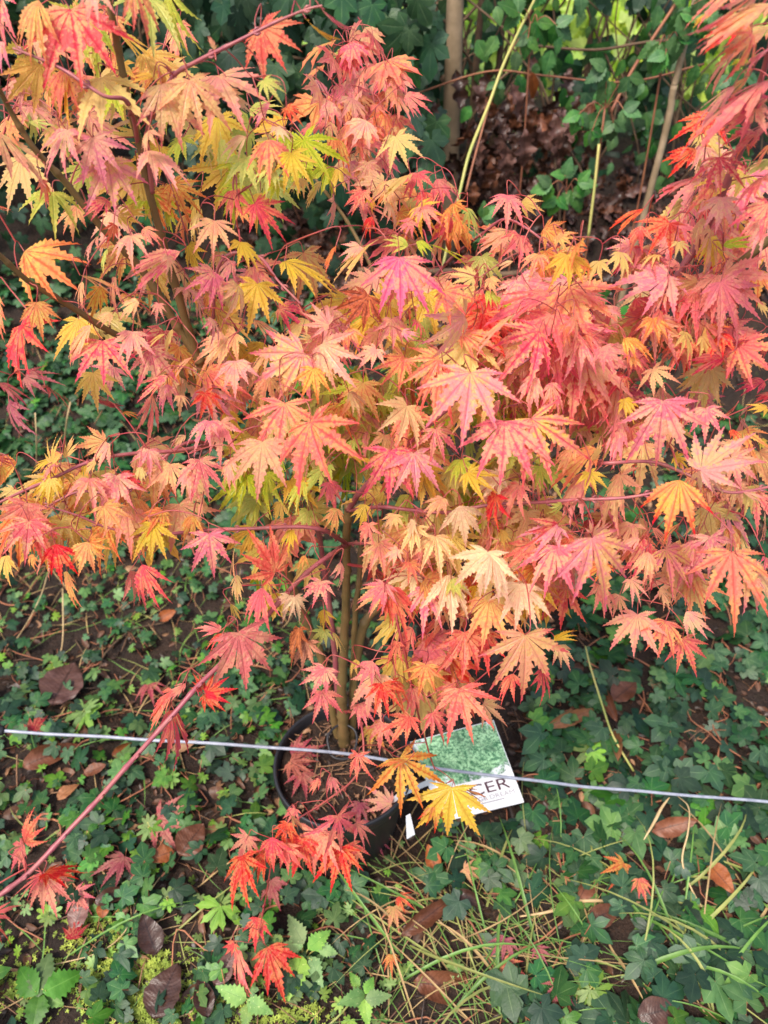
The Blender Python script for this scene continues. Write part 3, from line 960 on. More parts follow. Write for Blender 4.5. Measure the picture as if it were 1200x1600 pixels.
# branches, then twigs that grow from every leaf to the nearest wood
nodes = []; 
for name, mat, pts, rad in BR:
    fine = catmull(pts, 3); ln = [0.]
    for i in range(len(fine) - 1): ln.append(ln[-1] + (fine[i + 1] - fine[i]).length)
    gap = random.uniform(.05, .075); b_ = J()
    rr_ = [float(np.interp(l / ln[-1], np.linspace(0, 1, len(rad)), rad)) * (1 + .28 * math.exp(-(((l + .02) % gap - .02) / .0035) ** 2) + .05 * noise.noise((l * 60, ln[-1] * 9, 1))) for l in ln]
    fine = [p + Vector((noise.noise((l * 18, ln[-1], 3)), noise.noise((l * 18, ln[-1], 6)), 0)) * .0022 for p, l in zip(fine, ln)]
    b_.add(tube(fine, rr_, 10 if rad[0] > .004 else 7), ID, 0, .3)
    for i in range(1, len(fine) - 1):      # a pair of buds at each node
        if int((ln[i] + .02) / gap) != int((ln[i - 1] + .02) / gap) and rad[0] < .006:
            d_ = (fine[i + 1] - fine[i]).normalized(); sd_ = d_.orthogonal().normalized()
            for sg in (1, -1): b_.add(tube([fine[i] + sd_ * sg * rr_[i] * .7, fine[i] + sd_ * sg * (rr_[i] + .0018) + d_ * .003, fine[i] + sd_ * sg * (rr_[i] + .0012) + d_ * .007], [.0012, .0014, .0003], 6), ID, 0, 0.)
    b_.build(name, (mat,), maple)
    k = max(2, int(sum((pts[i + 1] - pts[i]).length for i in range(len(pts) - 1)) / .012))
    for i in range(len(pts) - 1):
        m_ = max(1, int((pts[i + 1] - pts[i]).length / .012))
        for q in range(m_): nodes.append(pts[i].lerp(pts[i + 1], q / m_))
ND = np.array([tuple(p) for p in nodes])
tw = J(); todo = []
for (B, y, n, s_, c, *_r) in placed:
    d = np.linalg.norm(ND - np.array(B), axis=1); todo.append((float(d.min()), B, y.normalized()))
todo.sort(key=lambda q: q[0])
for dist, B, y in todo:
    st = (-y * .6 + Vector((0, 0, .5)) + Vector([random.gauss(0, .25) for _ in range(3)])).normalized()
    A = B + st * random.uniform(.012, .022)
    dv = ND - np.array(A); d = np.linalg.norm(dv, axis=1) + .35 * np.maximum(0, dv[:, 2])
    k = int(d.argmin()); Np = Vector(ND[k]); l = (Np - A).length
    mid = A.lerp(Np, .45) + Vector((random.gauss(0, .06), random.gauss(0, .06), .10 + random.gauss(0, .05))) * l
    pts = catmull([B, A, mid, Np], 4 if l > .05 else 3)
    tw.add(tube(pts, [.0006, .00065, .0009, .0011] if l > .06 else [.00055, .0006, .0007], 5, False), ID)
    if l > .03: ND = np.vstack([ND, [tuple(p) for p in pts[3:]]])
tag(tw.build('twigs', (TWIG,), maple), kind='stuff')

# ================================================================== WIRE, TIE, CARD, SMALL LABEL
WIREM = plain('wire_coating', '787c8a', '9296a2', 60, .4, .5, .25, 400, .0006)
Yw = Y0 - .055
wp = [PY(x, y, Yw) for x, y in ((4, 1142), (120, 1149), (250, 1157), (400, 1166), (540, 1178), (700, 1203), (820, 1218), (950, 1232), (1080, 1243), (1200, 1253), (1420, 1268), (1900, 1290))]
wire = thing('fence_wire', 'taut grey coated wire stretched across in front of the maple stem', 'wire', wp[0])
wq = [p + Vector((0, noise.noise((p.x * 9, 1, 2)), noise.noise((p.x * 7, 5, 2)))) * .0018 for p in catmull(wp, 10)]
t = tube(wq, .0030, 10); obj('strand', mk_mesh('strand', t[0], t[1], mats=(WIREM,)), wire)
e = PY(-20, 1140, Yw); e2 = PY(7, 1142, Yw); dvec = (e2 - e)
t = tube([e, e.lerp(e2, .08), e.lerp(e2, .5), e.lerp(e2, .92), e2], [.006, .0085, .0095, .0085, .005], 14); obj('end_clip', mk_mesh('end_clip', t[0], t[1], mats=(BLK,)), wire)
pe = PY(-110, 1134, Yw); pg = Vector((pe.x, pe.y, G(pe.x, pe.y) - .05))
t = tube([e, pe], .003, 8); obj('strand', mk_mesh('strand', t[0], t[1], mats=(WIREM,)), wire)
t = tube([pg, pg.lerp(pe, .5), pe + Vector((0, 0, .25))], .011, 10); obj('post', mk_mesh('post', t[0], t[1], mats=(TRUNK,)), wire)
a = PY(540, 1178, Yw); lp = [a + Vector((-.028, .0, -.002)), a + Vector((-.034, .03, .012)), a + Vector((-.012, .052, .016)), a + Vector((.014, .045, .012)), a + Vector((.02, .022, .004)), a + Vector((.006, -.004, -.006)), a + Vector((-.016, -.006, -.005)), a + Vector((-.028, 0, -.002))]
t = tube(catmull(lp, 6), .0022, 8); o = obj('plant_tie', mk_mesh('plant_tie', t[0], t[1], mats=(BLK,))); tag(o, 'thin black rubber tie looped round the maple stem and wire', 'tie')

cTL, cTR, cBR, cBL = PD(636, 1160, 1.49), PD(769, 1127, 1.46), PD(821, 1252, 1.52), PD(697, 1284, 1.55)
ux = (cTR - cTL + cBR - cBL).normalized(); cn = ux.cross((cTL - cBL)).normalized(); vy = cn.cross(ux)
CW = ((cTR - cTL).length + (cBR - cBL).length) / 2; CH = ((cTL - cBL).length + (cTR - cBR).length) / 2
cc = (cTL + cTR + cBR + cBL) / 4
CM = Matrix((ux, vy, cn)).transposed().to_4x4(); CM.translation = cc
def slab(w_, h_, z0, z1, bow=0., nx_=12, cy=0.):
    V = []; T = []
    for z in (z0, z1):
        for i in range(nx_ + 1):
            x = -w_ / 2 + w_ * i / nx_
            for y in (-h_ / 2 + cy, h_ / 2 + cy): V.append((x, y, z + bow * (1 - (2 * x / w_) ** 2)))
    m_ = 2 * (nx_ + 1)
    for i in range(nx_):
        a = 2 * i; T += [(a, a + 1, a + 3), (a, a + 3, a + 2)]; b = a + m_; T += [(b, b + 3, b + 1), (b, b + 2, b + 3)]
        T += [(a, a + 2, b + 2), (a, b + 2, b), (a + 1, b + 1, b + 3), (a + 1, b + 3, a + 3)]
    T += [(0, m_, m_ + 1), (0, m_ + 1, 1), (m_ - 2, m_ - 1, 2 * m_ - 1), (m_ - 2, 2 * m_ - 1, 2 * m_ - 2)]
    return V, T
CARD = plain('card_white', 'd2d3d8', 'dadbdf', 5, .35, .5, .02, 60, .0002)
card = thing('plant_label_card', 'white plant label card with a green tree picture beside the pot', 'label', cc - vy * CH / 2)
V, T = slab(CW, CH, -.0008, 0); me = mk_mesh('sheet', V, T, mats=(CARD,), smooth=False)
def cobj(name, me, M): o = obj(name, me, card); o.matrix_basis = M; return o
sheet = cobj('sheet', me, CM)
m = N('card_picture'); tc = m.n('TexCoord'); sp = m.n('SeparateXYZ'); m.set(sp.inputs[0], tc.outputs['Generated'])
x_, y_ = sp.outputs[0], sp.outputs[1]; o_ = tc.outputs['Object']
n1 = m.noise(55, o_, 5, .7); n2 = m.noise(170, o_, 4, .7); n3 = m.noise(18, o_, 3)
dx_ = m.math('DIVIDE', m.math('SUBTRACT', x_, .55), .68); dy_ = m.math('DIVIDE', m.math('SUBTRACT', y_, .58), .66)
rr = m.math('SQRT', m.math('ADD', m.math('MULTIPLY', dx_, dx_), m.math('MULTIPLY', dy_, dy_)))
mask = m.ramp(m.math('ADD', rr, m.math('MULTIPLY', m.math('SUBTRACT', n1, .5), 1.5)), 1.0, .80)
n4 = m.noise(75, o_, 6, .75); tree_c = m.mix(m.ramp(m.math('ADD', m.math('MULTIPLY', n2, .5), m.math('MULTIPLY', n4, .5)), .42, .58), lin('33684a'), lin('a4cfa4')); tree_c = m.mix(m.ramp(m.math('ADD', n3, m.math('MULTIPLY', m.math('SUBTRACT', n4, .5), .8)), .5, .66, 0., .75), tree_c, lin('234c3a'))
c = m.mix(mask, lin('d0d4dc'), tree_c); CARDPIC = m.surf(c, .32, .5)
V, T = slab(CW * .985, CH * .60, .0003, .0006, cy=CH * .195); cobj('picture', mk_mesh('picture', V, T, mats=(CARDPIC,), smooth=False), CM)
INK = plain('ink_plum', '4a2c38', '523440', 20, .5, .3, 0); INKG = plain('ink_grey', '8c868e', '969098', 20, .5, .3, 0); INKL = plain('ink_pale_blue', 'c8cede', 'cdd3e2', 20, .5, .3, 0)
def text(name, s_, size, x, y, mat, sp=1.0):
    cu = bpy.data.curves.new(name, 'FONT'); cu.body = s_; cu.size = size;  cu.align_x = 'LEFT'; cu.resolution_u = 3
    tmp = bpy.data.objects.new(name, cu); COL.objects.link(tmp); bpy.context.view_layer.update()
    me = bpy.data.meshes.new_from_object(tmp.evaluated_get(bpy.context.evaluated_depsgraph_get())); bpy.data.objects.remove(tmp)
    me.materials.clear(); me.materials.append(mat); wd = max(v.co.x for v in me.vertices)
    for v in me.vertices: v.co.x *= sp / wd; v.co.y *= .9
    o = cobj(name, me, CM @ Matrix.Translation((x, y, .0007))); return o, wd
text('lettering', 'ACER', CH * .21, -CW * .26, -CH * .285, INK, CW * .68)
text('lettering', 'ORANGE DREAM', CH * .085, -CW * .28, -CH * .365, INKG, CW * .72)
V, T = slab(CW * .5, CH * .010, .0003, .0006, cy=-CH * .395); cobj('rule', mk_mesh('rule', V, T, mats=(INKG,), smooth=False), CM @ Matrix.Translation((CW * .05, 0, 0)))
V, T = slab(CW * .98, CH * .018, .0003, .0006, cy=-CH * .43); cobj('rule', mk_mesh('rule', V, T, mats=(INKL,), smooth=False), CM)
sk = [PZ(600, 1262, POT.z + PH - .05), PZ(628, 1240, POT.z + PH + .01), cBL.lerp(cTL, .5) + ux * .02 - cn * .003, cc - cn * .003]
V = []; T = []
for i, p in enumerate(sk):
    q = (ux * .2 + vy * 1).normalized() * .006
    for z in (0, -.0012): V += [tuple(p + q + cn * z), tuple(p - q + cn * z)]
for i in range(3):
    a = 4 * i; T += [(a, a + 1, a + 5), (a, a + 5, a + 4), (a + 2, a + 7, a + 3), (a + 2, a + 6, a + 7), (a, a + 4, a + 6), (a, a + 6, a + 2), (a + 1, a + 3, a + 7), (a + 1, a + 7, a + 5)]
obj('stake', mk_mesh('stake', V, T, mats=(plain('stake_grey', 'b4b4ba', 'c2c2c6', 20, .4, .4, 0),), smooth=False), card)
p0 = PZ(632, 1268, POT.z + PH - .004) + Vector((.006, -.006, 0)); p1 = p0 + Vector((.006, -.012, -.055)); xx = Vector((.85, .5, 0)).normalized() * .009
V = [tuple(p0 - xx * .5), tuple(p0 + xx * .5), tuple(p1 + xx), tuple(p1 - xx)]; nn = Vector((.3, -.9, .3)).normalized() * .0008
V += [tuple(Vector(v) + nn) for v in V]
T = [(0, 2, 1), (0, 3, 2), (4, 5, 6), (4, 6, 7), (0, 1, 5), (0, 5, 4), (1, 2, 6), (1, 6, 5), (2, 3, 7), (2, 7, 6), (3, 0, 4), (3, 4, 7)]
tag(obj('small_label', mk_mesh('small_label', V, T, mats=(CARD,), smooth=False)), 'small blank white slip hanging on the outside of the pot rim', 'label')

# ================================================================== GROUND COVER
def ground_leaf(px, py, size, lift=.012, tilt=.35, head=None, up=.55):
    p = PG(px, py, lift)
    if p is None: return None
    h = random.uniform(0, 6.283) if head is None else head
    y = Vector((math.cos(h), math.sin(h), random.uniform(-.25, .1)))
    n = (Vector((0, -.35, 1)) + Vector((random.gauss(0, tilt), random.gauss(0, tilt), 0))).normalized()
    p = Vector((p.x, p.y, max(p.z, G(p.x, p.y) + .004)))
    return frame(p, y, n, size)
POTC = Vector((POT.x, POT.y))
def near_pot(M, r=.115): return (Vector((M.translation.x, M.translation.y)) - POTC).length < r
IM = {k: tmesh('ivy_leaf', IT, (mt,)) for k, mt in (('d', IVY), ('l', IVYL), ('k', IVYD))}
IMATS = [IVY, IVYL, IVYD]
def ivy_patch(label, specs, nsingle, stems, hint):
    items = []
    for x0, x1, y0, y1, n, s0_, s1_, lf, dens in specs:
        k = 0; tries = 0
        while k < n and tries < n * 6:
            tries += 1; px, py = random.uniform(x0, x1), random.uniform(y0, y1)
            if noise.noise((px / 130, py / 130, hint)) < dens: continue
            M = ground_leaf(px, py, random.uniform(s0_, s1_), random.uniform(.008, .05), .4)
            if M is None or near_pot(M): continue
            items.append((M, random.choices((0, 1, 2), (1 - lf, lf, .35))[0], -20 < px < 1220 and py < 1620)); k += 1
    items.sort(key=lambda q: -(q[0].to_scale().x / max(.5, (q[0].translation - CAM).length)) if q[2] else 1)
    c = sum((q[0].translation for q in items), Vector()) / len(items)
    root = thing('ivy', label, 'ivy', (c.x, c.y, G(c.x, c.y))); jj = J(); st = J()
    for i, (M, mi, vis) in enumerate(items):
        ti = random.randrange(len(IT))
        if i < nsingle and vis:
            o = obj('leaf', IM['dlk'[mi]][ti], root); o.matrix_basis = M
        else: jj.add(IT[ti], M, mi)
        p = M.translation; g = Vector((p.x + random.gauss(0, .02), p.y + random.gauss(0, .02), G(p.x, p.y) - .004))
        st.add(tube([p, p.lerp(g, .5) + Vector((random.gauss(0, .006), random.gauss(0, .006), 0)), g], .0009, 4, False), ID)
    if jj.n: tag(jj.build('foliage', IMATS, root), kind='stuff')
    for _ in range(stems):
        M = random.choice(items)[0]; p = M.translation; a = random.uniform(0, 6.28); pts = []
        for k in range(7):
            x, y = p.x + math.cos(a) * .04 * k, p.y + math.sin(a) * .04 * k; a += random.gauss(0, .3); pts.append(Vector((x, y, G(x, y) + .006 + random.uniform(0, .01))))
        st.add(tube(catmull(pts, 3), [.0022, .0012], 5), ID)
    tag(st.build('stems', (RUSS,), root), kind='stuff')
ivy_patch('dark green ivy carpeting the ground to the right of the pot', [(830, 1230, 900, 1400, 420, .028, .064, .16, -.6), (1230, 1600, 850, 1600, 120, .034, .06, .1, -1), (660, 900, 1290, 1420, 45, .03, .05, .2, -.3), (780, 1230, 1400, 1640, 130, .03, .066, .24, -.35), (880, 1300, 760, 920, 130, .026, .042, .1, -.4)], 290, 40, 2.)
ivy_patch('small-leaved ivy scattered over the soil left of the pot', [(-40, 470, 1040, 1420, 330, .018, .046, .4, -.3), (-40, 600, 1400, 1640, 130, .022, .04, .45, .0), (-300, -40, 700, 1600, 80, .02, .04, .3, -.5), (-40, 480, 850, 1060, 260, .016, .032, .35, -.25), (380, 560, 1290, 1420, 30, .03, .05, .3, -1), (420, 720, 900, 1100, 90, .02, .04, .2, -.5)], 290, 40, 5.)
ivy_patch('small dark ivy growing up the bank below the hedge', [(-250, 560, 560, 860, 1250, .028, .056, .05, -.8), (560, 1400, 560, 800, 420, .022, .04, .08, -.1), (-250, 500, 380, 600, 700, .025, .05, .05, -.7)], 200, 30, 8.)

# leaf litter crumbs
lit = J(); flake = [pinnate(.3, 4, 0, .3, .3, 0, .5, .7, 0, i, roll=.6, wav=.08) for i in range(4)]
for i in range(3600):
    px, py = random.uniform(-200, 1400), random.triangular(420, 1640, 1100)
    M = ground_leaf(px, py, random.uniform(.008, .034), .004, .6)
    if M is None or near_pot(M, .105): continue
    lit.add(flake[i % 4], M, random.choices((0, 1, 2), (.45, .45, .1))[0])
for i in range(420):
    px, py = random.uniform(-200, 1400), random.triangular(600, 1640, 1250)
    M = ground_leaf(px, py, random.uniform(.03, .06), .006, .5)
    if M is None or near_pot(M, .125): continue
    lit.add(OV[i % 5], M, random.choices((0, 1, 2), (.5, .35, .15))[0])
for i in range(700):                       # bits of twig
    px, py = random.uniform(-200, 1400), random.uniform(560, 1640); p = PG(px, py, .006)
    if p is None or (Vector((p.x, p.y)) - POTC).length < .11: continue
    a = random.uniform(0, 6.28); l = random.uniform(.02, .09); q = p + Vector((math.cos(a) * l, math.sin(a) * l, 0)); q.z = G(q.x, q.y) + random.uniform(.004, .02)
    lit.add(tube([p, p.lerp(q, .5) + Vector((0, 0, random.uniform(0, .012))), q], random.uniform(.0006, .0015), 4, False), ID, random.choice((0, 1, 2, 2)))
tag(lit.build('leaf_litter', LITT), 'crumbled brown leaf litter and twig bits on the soil', 'leaf litter', kind='stuff')

# grass
gr = J()
def blade(p, h, l, rise, wdt, mi):
    pts = []; d = Vector((math.cos(h), math.sin(h), 0)); side = Vector((-d.y, d.x, 0)); V = []; T = []; n = 8; b = random.gauss(0, .18)
    for i in range(n + 1):
        t = i / n; q = p + d * l * t * (1 - .15 * t) + side * b * l * t * t + Vector((0, 0, rise * l * (t * 1.9 - 1.75 * t * t)))
        q.z = max(q.z, G(q.x, q.y) + .004 + .01 * t)
        wv = wdt * (1 - t ** 2.2) * (.6 + .4 * min(1, t * 5)); V += [tuple(q + side * wv), tuple(q - Vector((0, 0, wv * .5))), tuple(q - side * wv)]
    for i in range(n):
        a = 3 * i; T += [(a, a + 1, a + 4), (a, a + 4, a + 3), (a + 1, a + 2, a + 5), (a + 1, a + 5, a + 4)]
    gr.add((np.array(V), np.array(T, np.int32), None), ID, mi)
def grass(x0, x1, y0, y1, n, l0, l1, w0, w1, rise, wts, head=None, hs=2.):
    for _ in range(n):
        p = PG(random.uniform(x0, x1), random.uniform(y0, y1))
        if p is None or (Vector((p.x, p.y)) - POTC).length < .115: continue
        blade(p, random.uniform(0, 6.283) if head is None else random.gauss(head, hs), random.uniform(l0, l1), random.uniform(.2, 1) * rise, random.uniform(w0, w1), random.choices((0, 1, 2), wts)[0])
grass(560, 900, 1320, 1620, 190, .10, .32, .0006, .0017, .4, (.5, .35, .45))
grass(820, 1200, 1350, 1620, 60, .10, .30, .0012, .0034, .45, (.6, .35, .2))
grass(-40, 460, 850, 1100, 190, .06, .2, .0007, .0018, .3, (.5, .2, .5))
grass(-40, 560, 1100, 1620, 110, .06, .2, .0007, .0018, .35, (.6, .2, .35))
grass(-300, 1500, 560, 860, 160, .08, .25, .0008, .002, .6, (.3, .3, .5))
for pp, hh, ll, ww in (((630, 1500), 2.4, .30, .003), ((970, 1530), .3, .3, .0045), ((1190, 1500), 2.9, .25, .0042), ((1110, 1560), .8, .28, .003), ((780, 1590), 1.6, .25, .0035), ((640, 1480), -.6, .3, .0028), ((700, 1440), 2.9, .28, .0026), ((930, 1440), 1.5, .2, .003), ((760, 1420), 1.2, .2, .0035), ((1060, 1480), .5, .3, .0035), ((620, 1540), .4, .34, .003), ((700, 1590), .7, .3, .003), ((100, 1500), .4, .3, .0018), ((250, 1480), .55, .26, .0018)):
    blade(PG(*pp), hh, ll, .35, ww, random.choice((0, 0, 1)))
for _ in range(20): blade(PG(random.uniform(620, 1200), random.uniform(1400, 1610)), random.choice((.4, 1.2, 2.2, 2.8)) + random.gauss(0, .3), random.uniform(.16, .34), random.uniform(.3, .6), random.uniform(.0014, .0030), random.choice((0, 0, 1, 2)))
tag(gr.build('grass', GRASS), 'long thin green and straw-coloured grass blades over the ground', 'grass', kind='stuff')

# tiny seedlings between the ivy
sp_ = J()
for _ in range(260):
    px, py = random.uniform(-60, 640), random.uniform(880, 1630)
    M = ground_leaf(px, py, random.uniform(.008, .02), random.uniform(.01, .03), .45)
    if M is None or near_pot(M): continue
    sp_.add(random.choice(HERB), M, 0)
tag(sp_.build('seedlings', (LIME,)), 'tiny light green seedlings between the ivy leaves', 'seedlings', kind='stuff')
# moss
ms = J(); tuft = palmate([(0, 1), (-50, .9), (50, .9), (-110, .8), (110, .8)], .2, 2, 0, .2, .3, .1, .5, 1, 5, cup=.5)
for cx, cy, rx, ry, n in ((215, 1545, 80, 55, 2600), (40, 1540, 60, 40, 500), (140, 1450, 50, 40, 350), (1010, 660, 120, 40, 350), (440, 1590, 80, 30, 300)):
    for _ in range(n):
        px, py = random.gauss(cx, rx * .55), random.gauss(cy, ry * .55); p = PG(px, py)
        if p is None: continue
        n_ = Vector((random.gauss(0, .5), random.gauss(0, .5) - .2, 1)); a = random.uniform(0, 6.28)
        ms.add(tuft, frame(p + Vector((0, 0, random.uniform(.001, .012))), Vector((math.cos(a), math.sin(a), .3)), n_, random.uniform(.004, .010)), 0)
tag(ms.build('moss', (MOSS,)), 'bright yellow-green moss patches on the soil', 'moss', kind='stuff')

# fallen leaves
OVM = [tmesh('fallen_leaf', OV, (b,)) for b in BRN]; OVNM = [tmesh('fallen_leaf', OVN, (b,)) for b in BRN]
def img_dir(px, py, ang, z=0):             # horizontal heading that looks like this angle in the picture
    a = PG(px, py); b = PG(px + 30 * math.cos(R(ang)), py - 30 * math.sin(R(ang))); v = b - a; return math.atan2(v.y, v.x)
def fallen(px, py, lpx, ang, mat, shape, label, sx=1., lift=.036, cat='fallen leaf', narrow=False):
    b = (px - .5 * lpx * math.cos(R(ang)), py + .5 * lpx * math.sin(R(ang)))
    p = PG(*b, lift); h = img_dir(*b, ang); q = PG(b[0] + lpx * math.cos(R(ang)), b[1] - lpx * math.sin(R(ang)), lift); l = (q - p).length
    M = frame(p, q - p + Vector((0, 0, .12 * l)), Vector((random.gauss(0, .2), -.45 + random.gauss(0, .15), 1)), l, sx)
    o = obj('fallen_leaf', (OVNM if narrow else OVM)[mat][shape % (2 if narrow else 5)]); o.matrix_basis = M; tag(o, label, cat, 'brown leaves fallen on the ground')
for a in [
 (100, 1068, 78, 60, 4, 0, 'pale pinkish-brown leaf lying flat above the wire, left of the long branch', 1.5),
 (78, 1182, 92, 20, 0, 1, 'long brown curled leaf just below the wire near its black clip', 1.1),
 (300, 1312, 64, 50, 0, 0, 'reddish-brown ribbed leaf lying left of the pot', 1.6),
 (252, 1337, 42, 200, 3, 4, 'brown leaf with yellow patch touching the ribbed reddish-brown leaf'  , 1.5),
 (106, 1236, 42, 40, 1, 4, 'small tan leaf on bare soil left of the long branch', 1.2),
 (258, 1548, 96, 68, 2, 0, 'large dark wet leaf lying on the moss patch', 1.6),
 (318, 1556, 70, 100, 2, 4, 'dark wet leaf half hidden beside the largest wet leaf', 1.1),
 (234, 1462, 64, 110, 2, 2, 'dark wet leaf between the moss and the lobed green herb', 1.5),
 (180, 1400, 70, 20, 2, 1, 'dark curled wet leaf under the thin grass stalks', 1.0),
 (125, 1425, 60, 70, 4, 0, 'dusky reddish leaf below the orange leaf of the long branch', 1.3),
 (162, 1418, 34, 80, 3, 4, 'small orange-brown oval leaf standing on edge', 1.4),
 (1142, 1276, 60, 125, 0, 1, 'brown leaf under ivy at the wire on the far right', .8),
 (1126, 1372, 62, -50, 3, 0, 'orange-brown leaf beside the seed stalk among ivy', 1.2),
 (1030, 1582, 70, 10, 2, 4, 'grey-brown wet leaf at the bottom right among grass', 1.4),
 (1048, 1292, 62, 15, 0, 2, 'brown leaf tucked under the ivy below the wire', 1.),
 (880, 1574, 60, 120, 0, 1, 'brown leaf beside the bright green lobed herb', .9),
 (262, 962, 34, 20, 3, 2, 'small orange curled leaf below the hanging pair of red leaves', 1.3),
 (352, 1512, 66, 60, 4, 4, 'purplish-grey leaf behind the lowest orange maple leaves', 1.2),
 (676, 1344, 42, 110, 3, 2, 'curled orange-brown leaf at the right foot of the pot', 1.4),
 (918, 1382, 52, 60, 0, 1, 'ribbed brown leaf standing beside the yellow-red star leaf', 1.4),
 (705, 1546, 122, -12, 0, 1, 'largest brown leaf, half hidden by grass at the bottom centre', 1.0, .012),
 (1075, 1200, 46, 30, 0, 4, 'brown leaf showing between ivy leaves above the wire on the right', 1.2),
 (976, 1080, 46, 40, 0, 0, 'broad brown leaf above the long narrow brown leaf in the ivy', 1.4),
 (735, 1405, 50, -30, 2, 1, 'dark brown leaf under the grass right of the pot', 1.2),
 (945, 1430, 60, 20, 0, 4, 'brown leaf on the bare dark soil among the grass', 1.2),
 (150, 1205, 40, 10, 0, 2, 'brown leaf scrap just under the wire left of the branch', 1.3),
 (195, 1172, 44, 25, 3, 1, 'orange-brown leaf under the wire by the long branch', 1.2),
 ]: fallen(*a)
for a in [
 (895, 1124, 84, 16, 1, 0, 'long tan toothed leaf lying on the ivy right of the card'),
 (945, 1092, 84, 118, 0, 1, 'long narrow brown leaf pointing up among the ivy'),
 (672, 1432, 112, 34, 0, 0, 'long rolled brown leaf lying in the grass right of the pot'),
 (960, 1155, 70, 100, 1, 1, 'narrow tan leaf under the yellow ivy stalk')]: fallen(*a, narrow=True)
def fmaple(px, py, lpx, ang, c, label, lift=.036, z=None):
    b = (px - .4 * lpx * math.cos(R(ang)), py + .4 * lpx * math.sin(R(ang))); e_ = (px + .6 * lpx * math.cos(R(ang)), py - .6 * lpx * math.sin(R(ang)))
    p, q = (PG(*b, lift), PG(*e_, lift)) if z is None else (PZ(*b, z), PZ(*e_, z))
    o = obj('fallen_maple_leaf', MM[random.choice((0, 1, 2, 6, 7))]); o.matrix_basis = frame(p, q - p + Vector((0, 0, -.004)), Vector((random.gauss(0, .2), -.3, 1)), (q - p).length)
    o.material_slots[0].link = 'OBJECT'; o.material_slots[0].material = MAP[c]; tag(o, label, 'maple leaf', 'maple leaves fallen on the ground')
for a in [
 (268, 1285, 60, -20, 'D', 'dull red maple leaf on the ground left of the pot'), (236, 1084, 40, -80, 'D', 'dull pink fallen maple leaf above the wire'),
 (178, 1358, 64, 230, 'D', 'crimson folded maple leaf lying near the ribbed brown leaf'), (118, 1448, 50, 80, 'D', 'dull red fallen maple leaf on the soil above the moss'),
 (56, 1130, 42, 70, 'D', 'red maple scrap standing just above the wire near its black clip'), (965, 1366, 50, -120, 'O', 'yellow and red star-shaped maple leaf on dark soil among ivy'),
 (1004, 1390, 46, -70, 'S', 'salmon maple leaf next to the yellow and red star leaf'), (618, 1434, 44, -80, 'O', 'orange fallen maple leaf left of the rolled brown leaf'),
 (788, 1482, 40, -100, 'D', 'small red maple leaf in the grass, upper left of two'), (846, 1492, 36, -60, 'D', 'small red maple leaf in the grass, lower right of two'),
 (868, 1556, 52, -110, 'D', 'red maple leaf left of the bright green lobed herb'), (612, 1508, 40, -90, 'O', 'orange maple leaf under the grass at the bottom'),
 (634, 1410, 36, -40, 'R', 'small bright red maple leaf right of the pot foot'), (736, 1364, 34, -30, 'O', 'small orange maple leaf in dry grass below the card'),
 (795, 1520, 46, -60, 'S', 'pale salmon maple leaf flat in the grass'), (430, 1395, 52, -70, 'D', 'dusky pink maple leaf under the low red shoot'),
 (128, 1408, 44, -50, 'R', 'bright red fallen maple leaf left of the moss') , (596, 1316, 36, -40, 'D', 'dull red maple leaf lying against the front of the pot')]: fmaple(*a)
zp = POT.z + PH - .012
for a in [(478, 1172, 60, 20, 'D', 'dull red maple leaf lying on the pot soil at the rim'), (470, 1200, 50, -30, 'B', 'brown maple leaf on the pot soil beside the rim'), (592, 1252, 50, 170, 'S', 'pale salmon maple leaf on the pot soil near the stake'),
          (475, 1225, 46, -80, 'D', 'dark red maple leaf on the left of the pot soil'), (590, 1150, 44, -60, 'O', 'yellow-brown maple leaf on the pot soil behind the stem'), (560, 1270, 40, -100, 'D', 'dull red maple leaf on the pot soil near the front rim')]: fmaple(*a, z=zp)

# small herbs, nettles, brambles
def herb(name, label, cat, px, py, lvs, tmpl, mat, stemmat=CANE, group=None, lift=.03):
    g = PG(px, py); root = thing(name, label, cat, (g.x, g.y, G(g.x, g.y)), group); base = Vector((g.x, g.y, G(g.x, g.y) - .004)); ms_ = tmesh('leaf', tmpl, (mat,))
    for bx, by, tx, ty, lf in lvs:
        p, q = PG(bx, by, lf), PG(tx, ty, lf); l = (q - p).length
        o = obj('leaf', random.choice(ms_), root); o.matrix_basis = frame(p, q - p + Vector((0, 0, random.uniform(-.1, .15) * l)), Vector((random.gauss(0, .2), -.4, 1)), l)
        t = tube(catmull([base, base.lerp(p, .5) + Vector((0, 0, .012)), p], 3), .0011, 5, False); obj('stem', mk_mesh('stem', t[0], t[1], mats=(stemmat,)), root)
herb('buttercup_plant', 'deeply lobed green herb leaf left of the low red shoot', 'herb', 345, 1420, [(345, 1416, 325, 1462, .03), (346, 1414, 366, 1440, .03), (344, 1414, 336, 1392, .03)], BUTT, LIME)
herb('buttercup_plant', 'bright green lobed herb at the bottom right in the grass', 'herb', 925, 1545, [(922, 1546, 905, 1570, .03), (924, 1542, 935, 1518, .03), (928, 1546, 965, 1562, .03), (920, 1544, 890, 1540, .03)], BUTT, LIME)
herb('buttercup_plant', 'yellowish lobed herb in the ivy right of the card', 'herb', 925, 1170, [(922, 1172, 900, 1190, .035), (926, 1170, 940, 1150, .035), (926, 1174, 945, 1190, .035)], HERB, LIME)
herb('small_herb', 'lime-green rounded herb above the wire left of the branch', 'herb', 128, 1112, [(130, 1112, 100, 1122, .03), (132, 1110, 142, 1090, .03), (134, 1114, 140, 1138, .03)], HERB, LIME)
herb('small_herb', 'green three-part herb leaf beside the dull pink fallen leaf', 'herb', 235, 1056, [(235, 1056, 220, 1048, .03), (236, 1056, 252, 1052, .03), (235, 1058, 230, 1076, .03)], HERB, LIME)
